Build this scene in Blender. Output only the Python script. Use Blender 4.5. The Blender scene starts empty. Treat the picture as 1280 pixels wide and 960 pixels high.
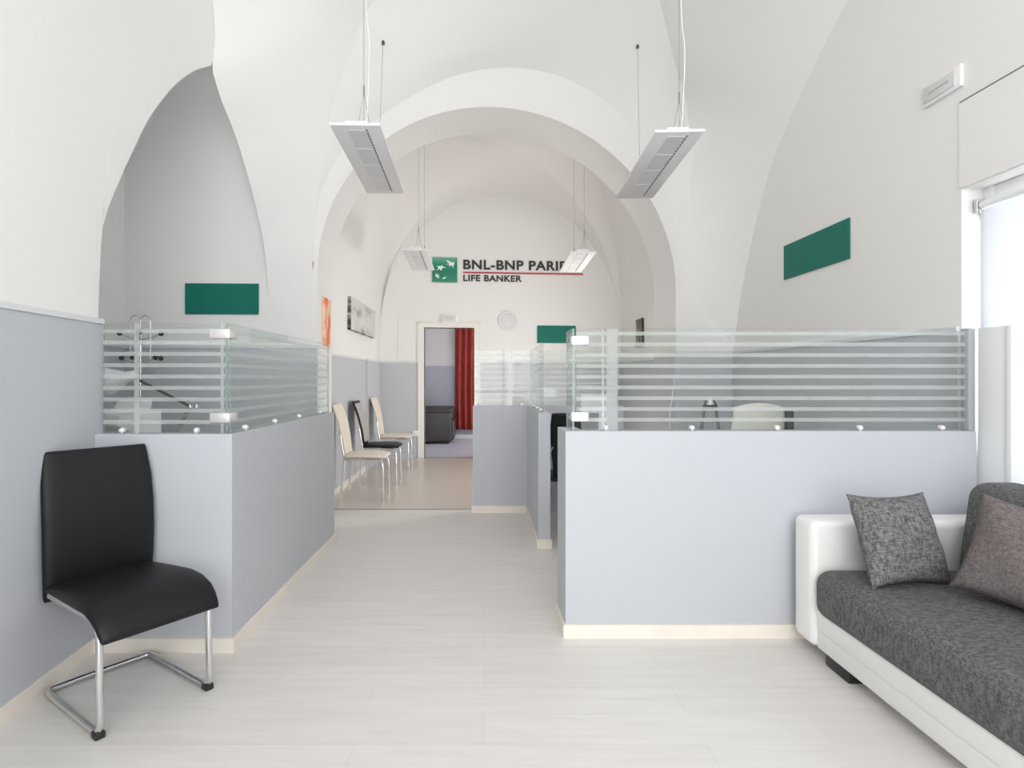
import bpy, bmesh, math, random
import numpy as np
from mathutils import Vector, Matrix
from mathutils.bvhtree import BVHTree

random.seed(4)
SC = bpy.context.scene
COL = SC.collection
PI = math.pi

# ------------------------------------------------------------------ materials
def srgb(r, g, b):
    def f(c):
        c /= 255.0
        return c / 12.92 if c <= 0.04045 else ((c + 0.055) / 1.055) ** 2.4
    return (f(r), f(g), f(b), 1.0)

def mat(name, col, rough=0.6, metal=0.0, spec=0.5, bump=None, var=None, coat=0.0):
    m = bpy.data.materials.new(name); m.use_nodes = True
    nt = m.node_tree; p = nt.nodes['Principled BSDF']
    p.inputs['Base Color'].default_value = col
    p.inputs['Roughness'].default_value = rough
    p.inputs['Metallic'].default_value = metal
    p.inputs['Specular IOR Level'].default_value = spec
    p.inputs['Coat Weight'].default_value = coat
    tc = nt.nodes.new('ShaderNodeTexCoord')
    if var:                                  # (scale, amount)
        n = nt.nodes.new('ShaderNodeTexNoise'); n.inputs['Scale'].default_value = var[0]; n.inputs['Detail'].default_value = 4
        nt.links.new(tc.outputs['Object'], n.inputs['Vector'])
        r = nt.nodes.new('ShaderNodeValToRGB')
        a = var[1]
        r.color_ramp.elements[0].position = 0.3; r.color_ramp.elements[1].position = 0.7
        r.color_ramp.elements[0].color = tuple(c * (1 - a) for c in col[:3]) + (1,)
        r.color_ramp.elements[1].color = tuple(min(1, c * (1 + a)) for c in col[:3]) + (1,)
        nt.links.new(n.outputs['Fac'], r.inputs['Fac']); nt.links.new(r.outputs['Color'], p.inputs['Base Color'])
    if bump:                                 # (scale, strength, distance)
        n = nt.nodes.new('ShaderNodeTexNoise'); n.inputs['Scale'].default_value = bump[0]; n.inputs['Detail'].default_value = 5
        nt.links.new(tc.outputs['Object'], n.inputs['Vector'])
        b = nt.nodes.new('ShaderNodeBump'); b.inputs['Strength'].default_value = bump[1]; b.inputs['Distance'].default_value = bump[2]
        nt.links.new(n.outputs['Fac'], b.inputs['Height']); nt.links.new(b.outputs['Normal'], p.inputs['Normal'])
    return m

def fabric(name, dark, light, scale=90):
    m = bpy.data.materials.new(name); m.use_nodes = True
    nt = m.node_tree; p = nt.nodes['Principled BSDF']; p.inputs['Roughness'].default_value = 0.95
    p.inputs['Specular IOR Level'].default_value = 0.15
    tc = nt.nodes.new('ShaderNodeTexCoord')
    outs = []
    for sx, sz in ((1.0, 0.18), (0.18, 1.0)):
        mp = nt.nodes.new('ShaderNodeMapping'); mp.inputs['Scale'].default_value = (sx, 0.45, sz)
        n = nt.nodes.new('ShaderNodeTexNoise'); n.inputs['Scale'].default_value = scale; n.inputs['Detail'].default_value = 3
        nt.links.new(tc.outputs['Object'], mp.inputs['Vector']); nt.links.new(mp.outputs['Vector'], n.inputs['Vector'])
        outs.append(n.outputs['Fac'])
    mx = nt.nodes.new('ShaderNodeMath'); mx.operation = 'ADD'
    nt.links.new(outs[0], mx.inputs[0]); nt.links.new(outs[1], mx.inputs[1])
    r = nt.nodes.new('ShaderNodeValToRGB')
    r.color_ramp.elements[0].position = 0.80; r.color_ramp.elements[1].position = 1.22
    r.color_ramp.elements[0].color = dark; r.color_ramp.elements[1].color = light
    h = nt.nodes.new('ShaderNodeMath'); h.operation = 'MULTIPLY'; h.inputs[1].default_value = 1.0
    nt.links.new(mx.outputs[0], h.inputs[0]); nt.links.new(h.outputs[0], r.inputs['Fac'])
    # ramp works on 0..1, bring the sum (0..2) to it
    h.inputs[1].default_value = 0.5
    r.color_ramp.elements[0].position = 0.40; r.color_ramp.elements[1].position = 0.61
    nt.links.new(r.outputs['Color'], p.inputs['Base Color'])
    b = nt.nodes.new('ShaderNodeBump'); b.inputs['Strength'].default_value = 0.5; b.inputs['Distance'].default_value = 0.004
    nt.links.new(h.outputs[0], b.inputs['Height']); nt.links.new(b.outputs['Normal'], p.inputs['Normal'])
    return m

def plank_floor(name, c1, c2, c3, L=1.25, W=0.19, rough=0.42, along_x=True):
    m = bpy.data.materials.new(name); m.use_nodes = True
    nt = m.node_tree; p = nt.nodes['Principled BSDF']; p.inputs['Roughness'].default_value = rough
    p.inputs['Specular IOR Level'].default_value = 0.4
    tc = nt.nodes.new('ShaderNodeTexCoord')
    br = nt.nodes.new('ShaderNodeTexBrick')
    br.offset = 0.37; br.inputs['Scale'].default_value = 1.0
    br.inputs['Brick Width'].default_value = L; br.inputs['Row Height'].default_value = W
    br.inputs['Mortar Size'].default_value = 0.0016; br.inputs['Mortar Smooth'].default_value = 0.3
    br.inputs['Color1'].default_value = c1; br.inputs['Color2'].default_value = c2; br.inputs['Mortar'].default_value = c3
    nt.links.new(tc.outputs['Object'], br.inputs['Vector'])
    mp = nt.nodes.new('ShaderNodeMapping'); mp.inputs['Scale'].default_value = (1.6, 16, 1)
    n = nt.nodes.new('ShaderNodeTexNoise'); n.inputs['Scale'].default_value = 1.5; n.inputs['Detail'].default_value = 7; n.inputs['Roughness'].default_value = 0.6
    nt.links.new(tc.outputs['Object'], mp.inputs['Vector']); nt.links.new(mp.outputs['Vector'], n.inputs['Vector'])
    r = nt.nodes.new('ShaderNodeValToRGB')
    r.color_ramp.elements[0].position = 0.28; r.color_ramp.elements[1].position = 0.6
    r.color_ramp.elements[0].color = (0.92, 0.912, 0.905, 1); r.color_ramp.elements[1].color = (1, 1, 1, 1)
    nt.links.new(n.outputs['Fac'], r.inputs['Fac'])
    mx = nt.nodes.new('ShaderNodeMixRGB'); mx.blend_type = 'MULTIPLY'; mx.inputs['Fac'].default_value = 1
    nt.links.new(br.outputs['Color'], mx.inputs['Color1']); nt.links.new(r.outputs['Color'], mx.inputs['Color2'])
    nt.links.new(mx.outputs['Color'], p.inputs['Base Color'])
    return m

def glass_mat(name, tint, frost=0.0, frost_col=(0.8, 0.85, 0.84, 1)):
    m = bpy.data.materials.new(name); m.use_nodes = True
    nt = m.node_tree; nt.nodes.clear()
    out = nt.nodes.new('ShaderNodeOutputMaterial')
    tr = nt.nodes.new('ShaderNodeBsdfTransparent'); tr.inputs['Color'].default_value = tint
    gl = nt.nodes.new('ShaderNodeBsdfGlossy'); gl.inputs['Roughness'].default_value = 0.0
    fr = nt.nodes.new('ShaderNodeFresnel'); fr.inputs['IOR'].default_value = 1.45
    base = tr.outputs[0]
    if frost > 0:
        df = nt.nodes.new('ShaderNodeBsdfDiffuse'); df.inputs['Color'].default_value = frost_col
        tl = nt.nodes.new('ShaderNodeBsdfTranslucent'); tl.inputs['Color'].default_value = frost_col
        a = nt.nodes.new('ShaderNodeMixShader'); a.inputs[0].default_value = 0.4
        nt.links.new(df.outputs[0], a.inputs[1]); nt.links.new(tl.outputs[0], a.inputs[2])
        b = nt.nodes.new('ShaderNodeMixShader'); b.inputs[0].default_value = frost
        nt.links.new(tr.outputs[0], b.inputs[1]); nt.links.new(a.outputs[0], b.inputs[2])
        base = b.outputs[0]
    mx = nt.nodes.new('ShaderNodeMixShader')
    ge = nt.nodes.new('ShaderNodeNewGeometry'); su = nt.nodes.new('ShaderNodeMath'); su.operation = 'SUBTRACT'; su.inputs[0].default_value = 1.0
    mu = nt.nodes.new('ShaderNodeMath'); mu.operation = 'MULTIPLY'
    nt.links.new(ge.outputs['Backfacing'], su.inputs[1]); nt.links.new(fr.outputs[0], mu.inputs[0]); nt.links.new(su.outputs[0], mu.inputs[1])
    nt.links.new(mu.outputs[0], mx.inputs[0]); nt.links.new(base, mx.inputs[1]); nt.links.new(gl.outputs[0], mx.inputs[2])
    nt.links.new(mx.outputs[0], out.inputs['Surface'])
    return m

WHITE = mat('white plaster', (0.84, 0.832, 0.82, 1), 0.9, spec=0.2, bump=(9, 0.08, 0.01))
DADO = mat('blue grey wall paint', (0.53, 0.548, 0.582, 1), 0.5, spec=0.35)
DCAP = mat('pale grey dado cap', (0.70, 0.72, 0.74, 1), 0.5)
CREAM = mat('cream painted wood', (0.84, 0.78, 0.70, 1), 0.5, var=(6, 0.04))
DOORP = mat('warm white door paint', (0.83, 0.80, 0.75, 1), 0.45)
WPAINT = mat('white gloss paint', (0.85, 0.86, 0.87, 1), 0.35)
FLOOR = plank_floor('whitewashed plank laminate', (0.76, 0.735, 0.705, 1), (0.735, 0.71, 0.68, 1), (0.66, 0.635, 0.605, 1))
TILE = plank_floor('beige floor tile', (0.66, 0.60, 0.54, 1), (0.64, 0.58, 0.52, 1), (0.52, 0.47, 0.42, 1), L=1.2, W=1.2, rough=0.3)
LILAC = plank_floor('pale lilac floor tile', (0.62, 0.61, 0.68, 1), (0.60, 0.59, 0.66, 1), (0.5, 0.5, 0.55, 1), L=0.6, W=0.6, rough=0.3)
CLEAR = glass_mat('clear glass', (0.955, 0.975, 0.968, 1))
FROST = glass_mat('frosted glass', (0.90, 0.94, 0.925, 1), 0.48, (0.78, 0.82, 0.81, 1))
GEDGE = glass_mat('glass edge', (0.55, 0.70, 0.64, 1), 0.45, (0.55, 0.68, 0.63, 1))
CHROME = mat('polished chrome', (0.72, 0.72, 0.73, 1), 0.16, 1.0)
STEEL = mat('satin steel', (0.62, 0.62, 0.61, 1), 0.35, 1.0)
SATIN = mat('satin clip metal', (0.70, 0.69, 0.67, 1), 0.4, 0.5)
PEARL = mat('pearly white metal', (0.88, 0.87, 0.86, 1), 0.25, 0.35)
BLACK = mat('black leather', (0.007, 0.0073, 0.0082, 1), 0.5, spec=0.32, bump=(220, 0.12, 0.002))
BLACKP = mat('black plastic', (0.016, 0.016, 0.017, 1), 0.4)
DGREY = mat('dark grey plastic', (0.06, 0.06, 0.06, 1), 0.45)
CREAML = mat('cream leather', (0.80, 0.72, 0.62, 1), 0.45, bump=(150, 0.1, 0.002))
SHEENL = mat('painted pale sheen', (0.42, 0.41, 0.40, 1), 0.35)  # tone of the painted reflection on the black chair's backrest
IVORY = mat('ivory leather', (0.80, 0.77, 0.72, 1), 0.45)
WLEATHER = mat('white leather', (0.84, 0.83, 0.81, 1), 0.42, bump=(120, 0.08, 0.002))
TWEED = fabric('charcoal tweed', (0.088, 0.087, 0.087, 1), (0.185, 0.183, 0.181, 1), 190)
TWEED2 = fabric('grey cushion tweed', (0.085, 0.085, 0.085, 1), (0.24, 0.238, 0.235, 1), 170)
MAUVE = fabric('taupe cloth', (0.125, 0.107, 0.105, 1), (0.215, 0.19, 0.187, 1), 230)
GREEN = mat('dark green sign face', (0.004, 0.165, 0.122, 1), 0.55, spec=0.3)
RED = mat('red curtain cloth', (0.36, 0.045, 0.035, 1), 0.85, var=(5, 0.15))
BROWN = mat('dark brown leather', (0.050, 0.043, 0.042, 1), 0.4, bump=(60, 0.15, 0.004))
INK = mat('charcoal lettering', (0.030, 0.030, 0.032, 1), 0.5)
REDLINE = mat('red rule', (0.50, 0.045, 0.07, 1), 0.5)
STARW = mat('white star', (0.85, 0.9, 0.88, 1), 0.5)
PANELW = mat('white lamp housing', (0.86, 0.86, 0.86, 1), 0.4)
LOUVRE = mat('grey louvre', (0.74, 0.755, 0.765, 1), 0.4)
SLOT = mat('dark slot', (0.16, 0.16, 0.17, 1), 0.5)
WIRE = mat('steel cable', (0.30, 0.30, 0.30, 1), 0.4, 0.6)
WOODT = mat('pale desk top', (0.62, 0.58, 0.52, 1), 0.45, var=(4, 0.06))

def logo_green():
    m = bpy.data.materials.new('green emblem'); m.use_nodes = True
    nt = m.node_tree; p = nt.nodes['Principled BSDF']; p.inputs['Roughness'].default_value = 0.5
    tc = nt.nodes.new('ShaderNodeTexCoord'); s = nt.nodes.new('ShaderNodeSeparateXYZ')
    nt.links.new(tc.outputs['Generated'], s.inputs[0])
    r = nt.nodes.new('ShaderNodeValToRGB')
    e = r.color_ramp.elements
    e[0].position = 0.0; e[0].color = (0.03, 0.27, 0.16, 1)
    e[1].position = 1.0; e[1].color = (0.16, 0.40, 0.30, 1)
    a = e.new(0.45); a.color = (0.0, 0.20, 0.13, 1)
    a = e.new(0.74); a.color = (0.01, 0.27, 0.14, 1)
    nt.links.new(s.outputs['Z'], r.inputs['Fac']); nt.links.new(r.outputs['Color'], p.inputs['Base Color'])
    return m
LOGOG = logo_green()

def picture_mat(name, cols, sc, seedz):
    m = bpy.data.materials.new(name); m.use_nodes = True
    nt = m.node_tree; p = nt.nodes['Principled BSDF']; p.inputs['Roughness'].default_value = 0.6
    tc = nt.nodes.new('ShaderNodeTexCoord'); mp = nt.nodes.new('ShaderNodeMapping')
    mp.inputs['Scale'].default_value = sc; mp.inputs['Location'].default_value = (seedz, seedz, 0)
    n = nt.nodes.new('ShaderNodeTexNoise'); n.inputs['Scale'].default_value = 1; n.inputs['Detail'].default_value = 5
    nt.links.new(tc.outputs['Object'], mp.inputs['Vector']); nt.links.new(mp.outputs['Vector'], n.inputs['Vector'])
    r = nt.nodes.new('ShaderNodeValToRGB'); e = r.color_ramp.elements
    e[0].position = cols[0][0]; e[0].color = cols[0][1]; e[1].position = cols[-1][0]; e[1].color = cols[-1][1]
    for q, c in cols[1:-1]:
        k = e.new(q); k.color = c
    nt.links.new(n.outputs['Fac'], r.inputs['Fac']); nt.links.new(r.outputs['Color'], p.inputs['Base Color'])
    return m
PIC_OR = picture_mat('orange abstract print', [(0.3, srgb(225, 85, 60)), (0.45, srgb(236, 130, 95)), (0.55, srgb(240, 200, 160)), (0.7, srgb(238, 225, 195))], (6, 9, 4), 1)
PIC_BW = picture_mat('black and white view', [(0.3, srgb(120, 120, 120)), (0.4, srgb(165, 165, 163)), (0.5, srgb(205, 205, 200)), (0.75, srgb(226, 226, 222))], (4, 2.2, 5), 3.4)
PIC_BWE = picture_mat('black and white canvas edge', [(0.4, srgb(25, 25, 25)), (0.5, srgb(120, 120, 118)), (0.6, srgb(210, 210, 205))], (4, 4, 12), 5)
PIC_DK = picture_mat('dark print', [(0.35, srgb(50, 48, 42)), (0.5, srgb(120, 115, 95)), (0.7, srgb(190, 185, 165))], (8, 8, 6), 2)

def blind_mat():
    m = bpy.data.materials.new('white translucent blind'); m.use_nodes = True
    nt = m.node_tree; nt.nodes.clear()
    out = nt.nodes.new('ShaderNodeOutputMaterial')
    df = nt.nodes.new('ShaderNodeBsdfDiffuse'); df.inputs['Color'].default_value = (0.80, 0.80, 0.82, 1)
    tl = nt.nodes.new('ShaderNodeBsdfTranslucent'); tl.inputs['Color'].default_value = (0.64, 0.65, 0.67, 1)
    a = nt.nodes.new('ShaderNodeMixShader'); a.inputs[0].default_value = 0.5
    nt.links.new(df.outputs[0], a.inputs[1]); nt.links.new(tl.outputs[0], a.inputs[2]); nt.links.new(a.outputs[0], out.inputs['Surface'])
    return m
BLIND = blind_mat()

# ------------------------------------------------------------------ mesh builder
def catmull(pts, n):
    """smooth resample of a polyline to n points, even in arc length"""
    P = [np.array(p, float) for p in pts]
    out = []
    Q = [2 * P[0] - P[1]] + P + [2 * P[-1] - P[-2]]
    for i in range(1, len(Q) - 2):
        p0, p1, p2, p3 = Q[i - 1], Q[i], Q[i + 1], Q[i + 2]
        for k in range(12):
            t = k / 12
            out.append(0.5 * ((2 * p1) + (-p0 + p2) * t + (2 * p0 - 5 * p1 + 4 * p2 - p3) * t * t + (-p0 + 3 * p1 - 3 * p2 + p3) * t ** 3))
    out.append(P[-1])
    return resample(out, n)

def resample(pts, n):
    P = np.array(pts, float)
    d = np.concatenate([[0], np.cumsum(np.linalg.norm(np.diff(P, axis=0), axis=1))])
    t = np.linspace(0, d[-1], n)
    return [tuple(np.interp(t, d, P[:, k]) for k in range(P.shape[1])) for t in t]

class MB:
    def __init__(s):
        s.bm = bmesh.new()
    def face(s, pts, mi=0):
        f = s.bm.faces.new([s.bm.verts.new(p) for p in pts]); f.material_index = mi
        return s
    def box(s, a, b, mi=0, bevel=0.0, seg=2, M=None):
        t = bmesh.new()
        bmesh.ops.create_cube(t, size=1)
        for v in t.verts:
            v.co = Vector(((a[0] + b[0]) / 2 + v.co.x * (b[0] - a[0]), (a[1] + b[1]) / 2 + v.co.y * (b[1] - a[1]), (a[2] + b[2]) / 2 + v.co.z * (b[2] - a[2])))
        if bevel > 0:
            bmesh.ops.bevel(t, geom=list(t.edges), offset=bevel, segments=seg, profile=0.5, affect='EDGES')
        return s.merge(t, mi, M)
    def merge(s, t, mi=0, M=None):
        if M is not None:
            t.transform(M)
        for f in t.faces:
            f.material_index = mi
        me = bpy.data.meshes.new('tmp'); t.to_mesh(me); t.free()
        s.bm.from_mesh(me); bpy.data.meshes.remove(me)
        return s
    def prism(s, outline, z0, z1, mi=0):
        """plan outline (x, y) extruded from z0 to z1"""
        lo = [s.bm.verts.new((x, y, z0)) for x, y in outline]; hi = [s.bm.verts.new((x, y, z1)) for x, y in outline]
        n = len(outline)
        fs = [s.bm.faces.new(lo[::-1]), s.bm.faces.new(hi)]
        for i in range(n):
            fs.append(s.bm.faces.new((lo[i], lo[(i + 1) % n], hi[(i + 1) % n], hi[i])))
        for f in fs: f.material_index = mi
        return s
    def extrude(s, poly, vec, mi=0):
        v = Vector(vec)
        a = [s.bm.verts.new(p) for p in poly]; b = [s.bm.verts.new(Vector(p) + v) for p in poly]
        n = len(poly)
        fs = [s.bm.faces.new(a[::-1]), s.bm.faces.new(b)]
        for i in range(n):
            fs.append(s.bm.faces.new((a[i], a[(i + 1) % n], b[(i + 1) % n], b[i])))
        for f in fs: f.material_index = mi
        return s
    def grid(s, rows, mi=0, close=False):
        V = [[s.bm.verts.new(p) for p in r] for r in rows]
        for i in range(len(V) - 1):
            n = len(V[i])
            for j in range(n if close else n - 1):
                k = (j + 1) % n
                try:
                    f = s.bm.faces.new((V[i][j], V[i][k], V[i + 1][k], V[i + 1][j])); f.material_index = mi
                except ValueError:
                    pass
        return V
    def loft(s, rows, mi=0, cap=True):
        V = s.grid(rows, mi, True)
        if cap:
            for r in (V[0][::-1], V[-1]):
                f = s.bm.faces.new(r); f.material_index = mi
        return s
    def ruled(s, A, B, n=4, mi=0):
        rows = []
        for k in range(n + 1):
            t = k / n
            rows.append([tuple(a[i] * (1 - t) + b[i] * t for i in range(3)) for a, b in zip(A, B)])
        s.grid(rows, mi); return s
    def tube(s, pts, r, sides=10, mi=0, r2=None, smooth=0, up=None):
        if smooth: pts = catmull(pts, smooth)
        P = [Vector(p) for p in pts]; rows = []
        ref = Vector(up) if up else None
        prev = None
        for i, p in enumerate(P):
            t = (P[min(i + 1, len(P) - 1)] - P[max(i - 1, 0)]).normalized()
            if ref is not None:
                n = ref - t * ref.dot(t)
            elif prev is None:
                n = t.orthogonal()
            else:
                n = prev - t * prev.dot(t)
            n.normalize(); prev = n; b = t.cross(n)
            ra = r[i] if isinstance(r, (list, tuple)) else r
            rb = r2 if r2 is not None else ra
            rows.append([tuple(p + n * ra * math.cos(2 * PI * k / sides) + b * rb * math.sin(2 * PI * k / sides)) for k in range(sides)])
        return s.loft(rows, mi)
    def cyl(s, a, b, r, sides=16, mi=0):
        return s.tube([a, b], r, sides, mi)
    def lathe(s, prof, c=(0, 0, 0), sides=24, mi=0, M=None):
        t = MB(); rows = []
        for r, z in prof:
            rows.append([(c[0] + max(r, 1e-4) * math.cos(2 * PI * k / sides), c[1] + max(r, 1e-4) * math.sin(2 * PI * k / sides), c[2] + z) for k in range(sides)])
        t.loft(rows)
        return s.merge(t.bm, mi, M)
    def slab(s, line, widths, thick, n=28, ex=5.0, mi=0, round_ends=True):
        """padded slab swept along (y, z) centre line; superellipse section in x and the line's normal"""
        L = [Vector((0, y, z)) for y, z in line]; rows = []
        m = len(L)
        def sec(p, nrm, w, t):
            r = []
            for k in range(n):
                a = 2 * PI * k / n; c, d = math.cos(a), math.sin(a)
                x = math.copysign(abs(c) ** (2 / ex), c) * w / 2
                h = math.copysign(abs(d) ** (2 / 2.6), d) * t / 2
                r.append(tuple(p + Vector((x, 0, 0)) + nrm * h))
            return r
        for i in range(m):
            tg = (L[min(i + 1, m - 1)] - L[max(i - 1, 0)]).normalized()
            nr = Vector((0, -tg.z, tg.y))
            w = widths[i] if isinstance(widths, (list, tuple)) else widths
            t = thick[i] if isinstance(thick, (list, tuple)) else thick
            if round_ends and i == 0:
                for q, sc, sw in ((0.5, 0.15, 0.965), (0.42, 0.55, 0.982), (0.25, 0.85, 0.994)):
                    rows.append(sec(L[0] - tg * t * q, nr, w * sw, t * sc))
            rows.append(sec(L[i], nr, w, t))
            if round_ends and i == m - 1:
                for q, sc, sw in ((0.25, 0.85, 0.994), (0.42, 0.55, 0.982), (0.5, 0.15, 0.965)):
                    rows.append(sec(L[i] + tg * t * q, nr, w * sw, t * sc))
        return s.loft(rows, mi)
    def build(s, name, mats, parent=None, smooth=None, recalc=True):
        bmesh.ops.remove_doubles(s.bm, verts=list(s.bm.verts), dist=1e-5)
        if recalc: bmesh.ops.recalc_face_normals(s.bm, faces=list(s.bm.faces))
        me = bpy.data.meshes.new(name); s.bm.to_mesh(me); s.bm.free()
        for m in (mats if isinstance(mats, (list, tuple)) else [mats]):
            me.materials.append(m)
        if smooth is not None:
            me.shade_smooth(); me.set_sharp_from_angle(angle=math.radians(smooth))
        o = bpy.data.objects.new(name, me); COL.objects.link(o)
        if parent is not None: o.parent = parent
        return o

def thing(name, label, cat, loc=(0, 0, 0), rotz=0, group=None):
    o = bpy.data.objects.new(name, None); COL.objects.link(o); o.empty_display_size = 0.1
    o.location = loc; o.rotation_euler = (0, 0, rotz)
    return tag(o, label, cat, group)
def tag(o, label, cat, group=None):
    o['label'] = label; o['category'] = cat
    if group: o['group'] = group
    return o
def struct(o):
    o['kind'] = 'structure'; return o
def kids(o):
    return [c for c in bpy.data.objects if c.parent == o]
def copy_tree(o, parent=None):
    c = o.copy(); COL.objects.link(c)
    if parent is not None: c.parent = parent
    for k in kids(o): copy_tree(k, c)
    return c

# ------------------------------------------------------------------ camera: level, 1.3 m up, looking along +Y
F = 735.0; CX, CY = 605.0, 473.0
cam = bpy.data.cameras.new('camera'); co = bpy.data.objects.new('camera', cam); COL.objects.link(co)
co.location = (0, 0, 1.3); co.rotation_euler = (PI / 2, 0, 0)
cam.sensor_fit = 'HORIZONTAL'; cam.sensor_width = 36.0; cam.lens = 36.0 * F / 1280
cam.shift_x = (640 - CX) / 1280; cam.shift_y = -(480 - CY) / 1280
cam.clip_start = 0.05
SC.camera = co

# ================================================================== THE SETTING
# ---- floors
b = MB(); b.box((-3.3, -1.6, -0.1), (3.4, 5.83, 0.0)); struct(b.build('floor', FLOOR))
b = MB(); b.box((-3.3, 5.83, -0.1), (3.4, 9.66, 0.0)); struct(b.build('floor_far', TILE))
b = MB(); b.prism([(-3.3, 9.66), (3.4, 9.66), (3.4, 13.1), (-3.3, 13.1)], -0.1, 0.0); struct(b.build('floor_back_room', LILAC))
b = MB(); b.box((-1.66, 5.815, 0.0), (2.29, 5.845, 0.004)); struct(b.build('trim_1', mat('threshold strip', (0.36, 0.33, 0.30, 1), 0.5)))
b = MB(); b.box((-1.02, 9.55, 0.0), (-0.1, 9.68, 0.004)); struct(b.build('trim_2', mat('door threshold', (0.34, 0.31, 0.28, 1), 0.5)))

def yw(x):            # front plane of the oblique arch wall
    return 5.3875 + 0.3125 * x
def yback(x):         # back wall of the far room, slightly oblique too
    return 9.60 + 0.085 * (x + 0.9)
XL = lambda y: -1.861 - 0.0767 * (y - 2.885) + 0.0514 * (y - 2.885) ** 2          # left booth wall line
XN = lambda y: -1.874 + 0.0767 * (2.794 - y) + 0.02  # left near wall line (white part)

# ---- left near wall with the grey dado lining
YE = 2.862; YW = 2.82
wl = MB()
wl.extrude([(XN(-1.5), -1.5, 0), (XN(YW), YW, 0), (XN(YW), YW, 4.45), (XN(-1.5), -1.5, 4.45)], (-0.35, 0, 0))
wl = struct(wl.build('wall_left', WHITE))
d = MB(); a0, a1 = XN(-1.5) + 0.022 - 0.02, XN(YE) - 0.02 + 0.022
d.extrude([(a0, -1.5, 0), (a1, YE + 0.004, 0), (a1, YE + 0.004, 1.562), (a0, -1.5, 1.562)], (-0.03, 0, 0))
d.build('dado', DADO, wl)
d = MB(); d.extrude([(a0 + 0.008, -1.5, 1.564), (a1 + 0.008, YE + 0.008, 1.564), (a1 + 0.008, YE + 0.008, 1.588), (a0 + 0.008, -1.5, 1.588)], (-0.045, 0, 0))
d.build('dado_cap', DCAP, wl)
d = MB(); d.extrude([(a0 + 0.012, -1.5, 0), (a1 + 0.012, 2.78, 0), (a1 + 0.012, 2.78, 0.07), (a0 + 0.012, -1.5, 0.07)], (-0.012, 0, 0))
struct(d.build('baseboard_left', CREAM))

# ---- left booth wall: thin wall above the pointed opening
arch_l = [(2.82, 1.2), (2.822, 1.7), (2.831, 1.92), (2.9, 2.113), (3.007, 2.298), (3.151, 2.526), (3.318, 2.776), (3.579, 3.077), (3.822, 3.297), (4.053, 3.456)]
arch_r = [(4.053, 3.456), (4.175, 3.299), (4.371, 3.147), (4.565, 2.918), (4.73, 2.655), (4.86, 2.361), (4.93, 1.95)]
upper = [(4.053, 3.456), (4.093, 3.596), (4.103, 3.776), (3.993, 4.006), (3.5, 4.15), (2.82, 4.3)]
b = MB()
al = [(max(y, 2.82), z) for y, z in catmull(arch_l, 40)]; ar = catmull(arch_r, 16); lu = catmull(upper, 40)
def sheet(P, o): return [(XL(y) - o, y, z) for y, z in P]
b.ruled(sheet(al, 0), sheet(lu[::-1], 0), 10); b.ruled(sheet(al, .06), sheet(lu[::-1], .06), 10)
b.ruled(sheet(al, 0), sheet(al, .06), 1)
lun = ar[::-1] + lu[1:]
struct(b.build('wall_left_arch', WHITE, smooth=50))

# ---- niche behind it (left booth): back wall, side wall, near wall, curved ceiling
def ynb(x): return 4.940 + 0.035 * (x + 1.4)
XS = -2.985
nc = catmull([(XS, 3.04), (-2.86, 3.28), (-2.67, 3.62), (-2.5, 3.785), (-2.31, 3.93), (-2.0, 4.1), (-1.7, 4.2)], 20)
b = MB()
b.extrude([(-1.40, ynb(-1.4), 0), (XS, ynb(XS), 0)] + [(x, ynb(x), z) for x, z in nc if x < -1.82] + [(-1.82, ynb(-1.82), 2.5), (-1.46, ynb(-1.46), 2.5), (-1.46, ynb(-1.46), 2.3), (-1.40, ynb(-1.40), 2.19)], (0, 0.12, 0))
wn = struct(b.build('wall_niche_back', WHITE))
d = MB(); d.extrude([(-1.398, ynb(-1.4) - .012, 0), (XS, ynb(XS) - .012, 0), (XS, ynb(XS) - .012, 1.552), (-1.398, ynb(-1.4) - .012, 1.552)], (0, 0.012, 0)); d.build('dado', DADO, wn)
d = MB(); d.extrude([(-1.396, ynb(-1.4) - .022, 1.552), (XS, ynb(XS) - .022, 1.552), (XS, ynb(XS) - .022, 1.578), (-1.396, ynb(-1.4) - .022, 1.578)], (0, 0.022, 0)); d.build('dado_cap', DCAP, wn)
b = MB(); b.box((XS - 0.12, 2.7, 0), (XS, 4.95, 3.2)); ws = struct(b.build('wall_niche_side', WHITE))
d = MB(); d.box((XS, 2.85, 0), (XS + .012, ynb(XS) - .012, 1.552)); d.build('dado', DADO, ws)
d = MB(); d.box((XS, 2.85, 1.552), (XS + .022, ynb(XS) - .022, 1.578)); d.build('dado_cap', DCAP, ws)
b = MB(); b.box((XS - 0.1, 2.73, 0), (-2.2, 2.87, 4.4)); struct(b.build('wall_niche_front', WHITE))
b = MB(); b.ruled([(x, 2.75, z) for x, z in nc], [(x, 4.97, z) for x, z in nc]); b.ruled([(x, 2.75, z + .1) for x, z in nc], [(x, 4.97, z + .1) for x, z in nc]); struct(b.build('ceiling_niche', WHITE, smooth=40))

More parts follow.
